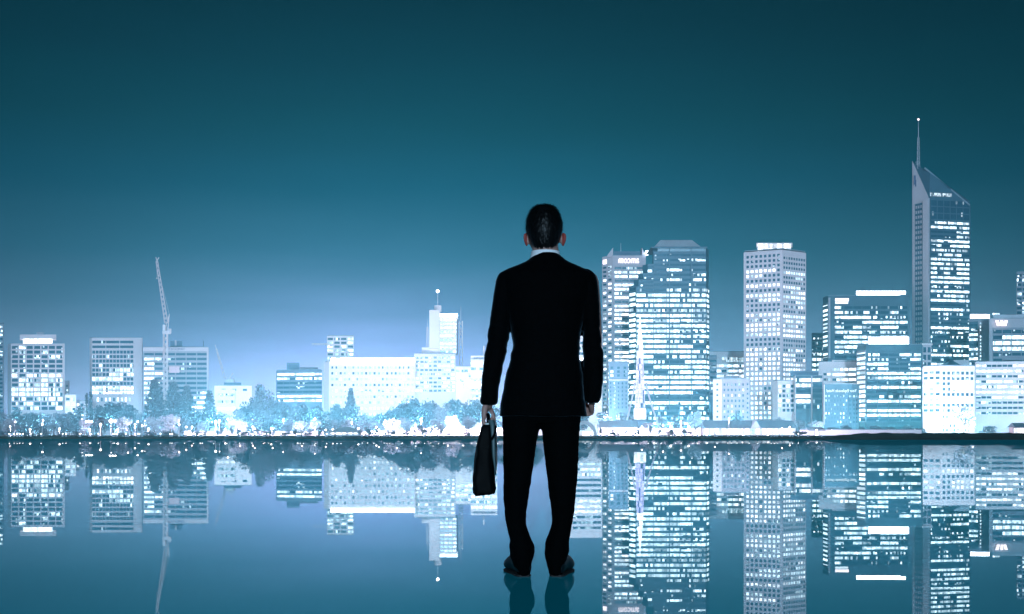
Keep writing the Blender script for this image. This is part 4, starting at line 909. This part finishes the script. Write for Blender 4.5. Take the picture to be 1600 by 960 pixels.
# face (towards the city): brow, nose, lips, chin, eyeballs
fy = HC+.098
tube(bd, [(MX(850), fy-.012, MZ(358)), (MX(850), fy+.012, MZ(366)), (MX(850), fy+.024, MZ(373))], [.008,.010,.014], 'skin')
tube(bd, [(MX(841), fy-.006, MZ(357)), (MX(850), fy, MZ(356.5)), (MX(859), fy-.006, MZ(357))], [.008,.008,.008], 'skin')
tube(bd, [(MX(843), fy-.008, MZ(381)), (MX(850), fy+.002, MZ(381)), (MX(857), fy-.008, MZ(381))], [.005,.007,.005], 'skin')
tube(bd, [(MX(844), fy-.008, MZ(384)), (MX(850), fy+.001, MZ(384)), (MX(856), fy-.008, MZ(384))], [.005,.007,.005], 'skin')
bd.ball((MX(850), fy-.012, MZ(392)), .018, 'skin')
for sx in (-1, 1): bd.ball((MX(850)+sx*.033, fy-.016, MZ(361)), .012, 'skin')
# arms inside the sleeves
tube(bd, [(MX(792),YM,MZ(440)),(MX(782),YM-.01,MZ(500)),(MX(774),YM,MZ(560)),(MX(765),YM+.01,MZ(612)),(MX(762),YM+.012,MZ(632))], [.055,.046,.038,.030,.026], 'skin', 14)
tube(bd, [(MX(918),YM,MZ(440)),(MX(925),YM-.01,MZ(500)),(MX(928),YM,MZ(560)),(MX(926),YM+.03,MZ(605)),(MX(924),YM+.045,MZ(620))], [.055,.046,.038,.030,.026], 'skin', 14)
# legs
for rows in ([(650,796,842,0,.085),(700,790,836,0,.08),(770,796,822,.0,.055),(800,797,821,.0,.055),(850,805,823,.0,.035),(885,808,825,.01,.04),(894,806,827,.03,.06)],
             [(650,850,902,0,.085),(700,856,900,0,.08),(770,864,894,.0,.055),(800,866,892,.0,.055),(850,862,880,.0,.035),(885,860,878,.01,.04),(894,858,879,.03,.06)]): rows_loft(bd, rows, 'skin')
def hand(mb, wr, side, curl_r, ax, down, out_d, n4=4):
    """palm from the wrist, four fingers rolled round a bar running along ax, thumb on the inner side"""
    wr = Vector(wr); ax = Vector(ax).normalized(); dn = Vector(down).normalized(); od = Vector(out_d).normalized()
    kn = wr+dn*.075+od*.010
    for k in range(5):   # palm
        t = (k-2)/2*.030; tube(mb, [wr+ax*t*.6, wr+dn*.04+ax*t+od*.008, kn+ax*t*1.15], [.014,.015,.012], 'skin', 10)
    for k in range(4):
        t = (k-1.5)*.0215; L = (.072,.080,.076,.062)[k]; p0 = kn+ax*t
        p1 = p0+dn*L*.33+od*.002; p2 = p1+dn*curl_r*.6-od*L*.32; p3 = p2-dn*curl_r*.7-od*L*.24; p4 = p3-dn*L*.22+od*.001
        tube(mb, [p0, p1, p2, p3, p4], [.0100,.0095,.0090,.0083,.0072], 'skin', 10)
    b0 = wr+dn*.018+ax*.022-od*.010
    tube(mb, [b0, b0+dn*.028+ax*.014-od*.016, b0+dn*.055+ax*.012-od*.026, b0+dn*.078+ax*.004-od*.027], [.014,.012,.0105,.0085], 'skin', 10)
hand(bd, (MX(760), YM+.012, MZ(629)), -1, .022, (0,1,0), (-.02,0,-1), (-1,0,0))
hand(bd, (MX(924), YM+.045, MZ(617)), 1, .03, (.1,.6,.5), (.02,.70,-.62), (.9,-.1,-.1))
body = fuse(bd, 'body', .0045, person, None, 2, man_o)
mat('ear_skin', (.30,.045,.035), .5, .4, var=.2, scale=40)
body.data.materials.append(M['ear_skin'])
for p_ in body.data.polygons:
    c_ = p_.center+man_o
    if MZ(385) < c_.z < MZ(362) and (c_.x < MX(823.4) or c_.x > MX(878.8)): p_.material_index = 1
# hair: a fitted cap with many short strands
hb = MB()
rows_loft(hb, [(322,845,856,.0,.015),(323.3,839.5,861,.0,.045),(327,832,868.2,.002,.080),(332,828,872.2,.004,.095),(340,824.2,875.8,.006,.108),(350,822.2,878.2,.006,.116),(361,822.4,878,.0,.112),(371,826.5,874.5,-.012,.098),(379,829.5,871.5,-.022,.077),(386,834,868,-.030,.056),(389.5,838,864,-.030,.045)], 'hair', 2.1)
# cut the face side open: front hairline
hr = fuse(hb, 'hair', .0045, person, lambda c: .0022*noise.noise(c*60)+.0018*noise.noise(Vector((c.x*220, c.y*220, c.z*40))), 1, man_o)
bm = bmesh.new(); bm.from_mesh(hr.data)
kill = [f for f in bm.faces if (lambda c: c.y > .075+ (0 if c.z < MZ(347) else 9))(f.calc_center_median()) or (f.calc_center_median().y > .04 and f.calc_center_median().z < MZ(362))]
bmesh.ops.delete(bm, geom=kill, context='FACES')
uv = [v.co.copy() for v in bm.verts]; nrm_ = [v.normal.copy() for v in bm.verts]; rg = random.Random(5)
hm = bpy.data.meshes.new('tmp')
vs, fs = [], []
for _ in range(5200):
    i = rg.randrange(len(uv)); p, n_ = uv[i], nrm_[i]
    if n_.length < .5: continue
    dn = Vector((rg.gauss(0,.22), -.25 if p.z > MZ(335) else 0, -1.0)); dn = (dn-n_*dn.dot(n_)); 
    if dn.length < .1: dn = Vector((rg.gauss(0,1), -1, 0)); dn = dn-n_*dn.dot(n_)
    dn.normalize(); sd_ = dn.cross(n_).normalized()*rg.uniform(.0007,.0014); L = rg.uniform(.010,.022); k = len(vs)
    q1 = p+n_*.001; q2 = p+dn*L*.5+n_*rg.uniform(.003,.005); q3 = p+dn*L+n_*rg.uniform(.002,.0065+(.005 if p.z > MZ(345) else 0))
    vs += [q1-sd_, q1+sd_, q2+sd_*.8, q2-sd_*.8, q3]; fs += [(k,k+1,k+2,k+3),(k+3,k+2,k+4)]
tmpm = bpy.data.meshes.new('strands'); tmpm.from_pydata([tuple(v) for v in vs], [], fs); bm.from_mesh(tmpm); bm.to_mesh(hr.data); bm.free()
hr.data.polygons.foreach_set('use_smooth', [True]*len(hr.data.polygons))
# shirt collar
m = MB(); rows_loft(m, [(393.6,830.2,874,-.001,.069),(397,829.8,874.5,-.001,.071),(404,828,877,-.001,.074),(412,824,882,0,.08)], 'shirt', 2.0, seg=48)
sc = m.build('shirt_collar', person, man_o, smooth=True)
# jacket
jb = MB()
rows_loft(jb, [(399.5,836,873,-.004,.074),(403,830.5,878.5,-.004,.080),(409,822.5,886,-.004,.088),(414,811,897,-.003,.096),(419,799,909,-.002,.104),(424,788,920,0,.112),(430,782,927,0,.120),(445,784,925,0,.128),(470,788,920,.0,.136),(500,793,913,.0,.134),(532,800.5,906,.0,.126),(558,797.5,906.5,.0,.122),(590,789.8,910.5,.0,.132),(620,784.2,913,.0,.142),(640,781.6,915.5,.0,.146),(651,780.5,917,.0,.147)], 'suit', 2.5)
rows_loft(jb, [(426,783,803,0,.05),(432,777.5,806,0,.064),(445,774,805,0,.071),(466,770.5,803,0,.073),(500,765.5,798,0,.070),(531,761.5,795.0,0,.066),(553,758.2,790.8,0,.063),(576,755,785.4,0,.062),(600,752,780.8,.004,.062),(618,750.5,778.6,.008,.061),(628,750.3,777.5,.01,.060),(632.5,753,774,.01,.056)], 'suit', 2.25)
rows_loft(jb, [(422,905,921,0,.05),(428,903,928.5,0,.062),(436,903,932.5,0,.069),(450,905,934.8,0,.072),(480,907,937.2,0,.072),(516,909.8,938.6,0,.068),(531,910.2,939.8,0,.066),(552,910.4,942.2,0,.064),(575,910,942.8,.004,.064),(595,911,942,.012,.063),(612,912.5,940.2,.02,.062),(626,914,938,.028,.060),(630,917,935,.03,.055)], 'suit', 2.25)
def wrinkle(c):
    z = c.z; e = math.exp(-((z-MZ(552))/.09)**2)+.7*math.exp(-((z-MZ(620))/.10)**2)
    sl = math.exp(-((z-MZ(545))/.12)**2)*(1 if abs(c.x-MX(850)) > .17 else .2)
    return .0045*noise.noise(Vector((c.x*9, c.y*9, z*22)))*(.35+e)+.004*noise.noise(Vector((c.x*12+z*20, c.y*8, z*26)))*(.2+sl*1.2)+.0008*noise.noise(c*60)
jk = fuse(jb, 'suit_jacket', .0040, person, wrinkle, 3, man_o)
# collar roll, centre vent, cuff buttons
m = MB(); rr_ = []
for py, xl, xr, dy in ((398.0,838,872,.0),(400,834,876,-.004),(405,829,880,-.008),(411,822,886.5,-.010),(413,823,886,-.004)):
    rr_.append(ring((MX(xl)+MX(xr))/2, YM, MZ(py), (MX(xr)-MX(xl))/2, .078-dy*1.4, 2.1, 48))
loft(m, rr_, 'suit', cap=False); m.build('jacket_collar', person, man_o, smooth=True)
m = MB(); m.box(MX(848.5), MX(849.3), YM-.1475, YM-.140, MZ(651), MZ(598), 'suit_trouser'); m.build('back_vent', person, man_o)
# trousers
tb = MB()
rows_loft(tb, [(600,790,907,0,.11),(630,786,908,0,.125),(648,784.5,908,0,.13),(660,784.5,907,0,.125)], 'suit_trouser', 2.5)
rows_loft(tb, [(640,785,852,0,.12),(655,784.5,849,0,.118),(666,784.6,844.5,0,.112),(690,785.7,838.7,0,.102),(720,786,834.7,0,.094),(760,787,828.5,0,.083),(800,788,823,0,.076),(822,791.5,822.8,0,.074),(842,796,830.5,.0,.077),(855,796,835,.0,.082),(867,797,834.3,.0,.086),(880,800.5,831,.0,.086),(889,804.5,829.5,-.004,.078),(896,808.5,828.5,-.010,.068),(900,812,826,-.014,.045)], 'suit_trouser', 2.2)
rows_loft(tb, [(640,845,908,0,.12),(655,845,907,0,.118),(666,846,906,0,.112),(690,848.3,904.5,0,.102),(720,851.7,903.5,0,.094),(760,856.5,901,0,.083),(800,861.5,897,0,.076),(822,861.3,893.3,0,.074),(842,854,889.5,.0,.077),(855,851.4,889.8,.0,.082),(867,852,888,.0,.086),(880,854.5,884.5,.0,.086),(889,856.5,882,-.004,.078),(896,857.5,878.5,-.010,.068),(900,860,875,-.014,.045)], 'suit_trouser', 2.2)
def twr(c):
    z = c.z; e = math.exp(-((z-MZ(865))/.07)**2)+.5*math.exp(-((z-MZ(775))/.08)**2)
    return .0055*noise.noise(Vector((c.x*10, c.y*10, z*26+c.x*8)))*(.25+e)+.0008*noise.noise(c*60)
fuse(tb, 'trousers', .0055, person, twr, 3, man_o)
# shoes
for sx, hx in ((-1, 819), (1, 868.5)):
    a = R(12.5 if sx < 0 else 12)*sx; hp = Vector((MX(hx), YM-.070, 0)); d = Vector((math.sin(a), math.cos(a), 0)); q = Vector((d.y, -d.x, 0))
    def sec(t, w_, h0, h1, n=2.4):
        c = hp+d*t; return [tuple(c+q*(w_*math.copysign(abs(math.cos(u_))**(2/n), math.cos(u_)))+Vector((0,0,(h0+h1)/2+(h1-h0)/2*math.copysign(abs(math.sin(u_))**(2/n), math.sin(u_))))) for u_ in [2*math.pi*k/28 for k in range(28)]]
    T = [(0,.018,.03,.060),(.006,.030,.012,.085),(.03,.038,.008,.100),(.07,.041,.010,.112),(.11,.044,.010,.114),(.15,.050,.009,.102),(.19,.054,.008,.086),(.23,.052,.008,.070),(.265,.043,.009,.058),(.288,.028,.012,.048),(.298,.012,.016,.036)]
    m = MB(); loft(m, [sec(*r_) for r_ in lerp_rows(T, 3)], 'shoe_leather'); sh = m.build('shoe', person, man_o, smooth=True)
    T2 = [(.002,.024,.0,.009),(.02,.038,.0,.010),(.07,.041,.0,.009),(.12,.043,.0,.008),(.19,.054,.0,.008),(.23,.053,.0,.010),(.27,.044,.0,.011),(.292,.028,.001,.013),(.302,.012,.003,.014)]
    m = MB(); loft(m, [sec(t, w_, h0, h1, 6) for t, w_, h0, h1 in lerp_rows(T2, 3)], 'shoe_sole'); m.build('sole', sh, (0,0,0)).location = -man_o*0
    sh.children[0].data.transform(Matrix.Translation(-man_o))
    m = MB()
    for k in range(4):
        c = hp+d*(.115+.018*k)+Vector((0,0,.094-.006*k)); m.bar(c-q*.016, c+q*.016, .0022, 'shoe_sole', seg=6)
    m.build('laces', sh, man_o)
# ------------------------------------------------------------------ briefcase, seen end-on
bg_o = Vector((MX(758), YM+.01, MZ(768))); bag = empty('briefcase', bg_o); tag(bag, 'soft black leather briefcase seen end-on, hanging from the man\'s hand', 'briefcase')
cyb = YM+.01; LY = .185
def bag_rows(rows, mb, mt, ly, n=5, dy=0, sub=4, bump=0):
    rings = []
    for py, xl, xr, k in lerp_rows(rows, sub):
        cx_ = (MX(xl)+MX(xr))/2; rx = (MX(xr)-MX(xl))/2; r_ = []
        for j in range(48):
            t = 2*math.pi*j/48; c, s_ = math.cos(t), math.sin(t); x = rx*math.copysign(abs(c)**(2/n), c); y = ly*k*math.copysign(abs(s_)**(2/n), s_)
            wv = bump*noise.noise(Vector((x*30, y*12, py*.05))); r_.append((cx_+x+wv, cyb+dy+y+wv, MZ(py)+ (bump*1.5*noise.noise(Vector((x*40, y*25, 2))) *(3.2 if py > 766 else 1) if py > 755 else 0)))
        rings.append(r_)
    loft(mb, rings, mt)
m = MB(); bag_rows([(664,757,766,.86),(670,752.5,769,.92),(691,746,771,.97),(717,742.5,772,1),(751,739.5,773.5,1),(764,738.5,774.3,1),(769,740,773,.985)], m, 'bag_leather', LY, bump=.007); m.build('case_body', bag, bg_o, smooth=True)
m = MB(); bag_rows([(657,763,773.5,.80),(667,765,775.4,.86),(690,766.5,776.6,.9),(715,769,776.6,.92),(735,772.5,775.8,.92),(742,773,775,.91)], m, 'bag_side', LY, n=4, bump=.003); m.build('flap', bag, bg_o, smooth=True)
m = MB(); tube(m, [(MX(775.2),cyb-LY*.86,MZ(667)),(MX(774),cyb-LY*.96,MZ(677)),(MX(769.5),cyb-LY*1.0,MZ(686))], [.006,.006,.005], 'bag_leather', 8); m.build('strap', bag, bg_o, smooth=True)
m = MB(); hc = (MX(762.5), cyb, MZ(648.5)); tube(m, [(MX(763),cyb-.085,MZ(665)),(MX(763),cyb-.080,MZ(652)),(hc[0],cyb-.05,hc[2]),(hc[0],cyb+.05,hc[2]),(MX(763),cyb+.080,MZ(652)),(MX(763),cyb+.085,MZ(665))], [.007,.007,.009,.009,.007,.007], 'bag_leather', 10); m.build('handle', bag, bg_o, smooth=True)
m = MB()
for s_ in (-1,1): m.box(MX(759),MX(767), cyb+s_*.085-.008, cyb+s_*.085+.008, MZ(667), MZ(661.5), 'brass')
m.build('buckle', bag, bg_o)
m = MB(); m.box(MX(752),MX(765), cyb-LY*1.0-.004, cyb-LY*.98, MZ(700), MZ(697), 'bag_leather'); m.build('tab', bag, bg_o)


# ------------------------------------------------------------------ haze
m = bpy.data.materials.new('haze'); m.use_nodes = True; t = m.node_tree; t.nodes.clear()
v = N(t, 'ShaderNodeVolumePrincipled'); v.inputs['Color'].default_value = (.17,.74,.94,1); v.inputs['Density'].default_value = .00022; v.inputs['Anisotropy'].default_value = .84
o = N(t, 'ShaderNodeOutputMaterial'); lk(t, v.outputs[0], o.inputs['Volume']); M['haze'] = m
b = MB(); b.box(-1000, 1000, -70, 1150, -1.2, 285, 'haze'); hz = b.build('haze'); tag(hz, kind='stuff')
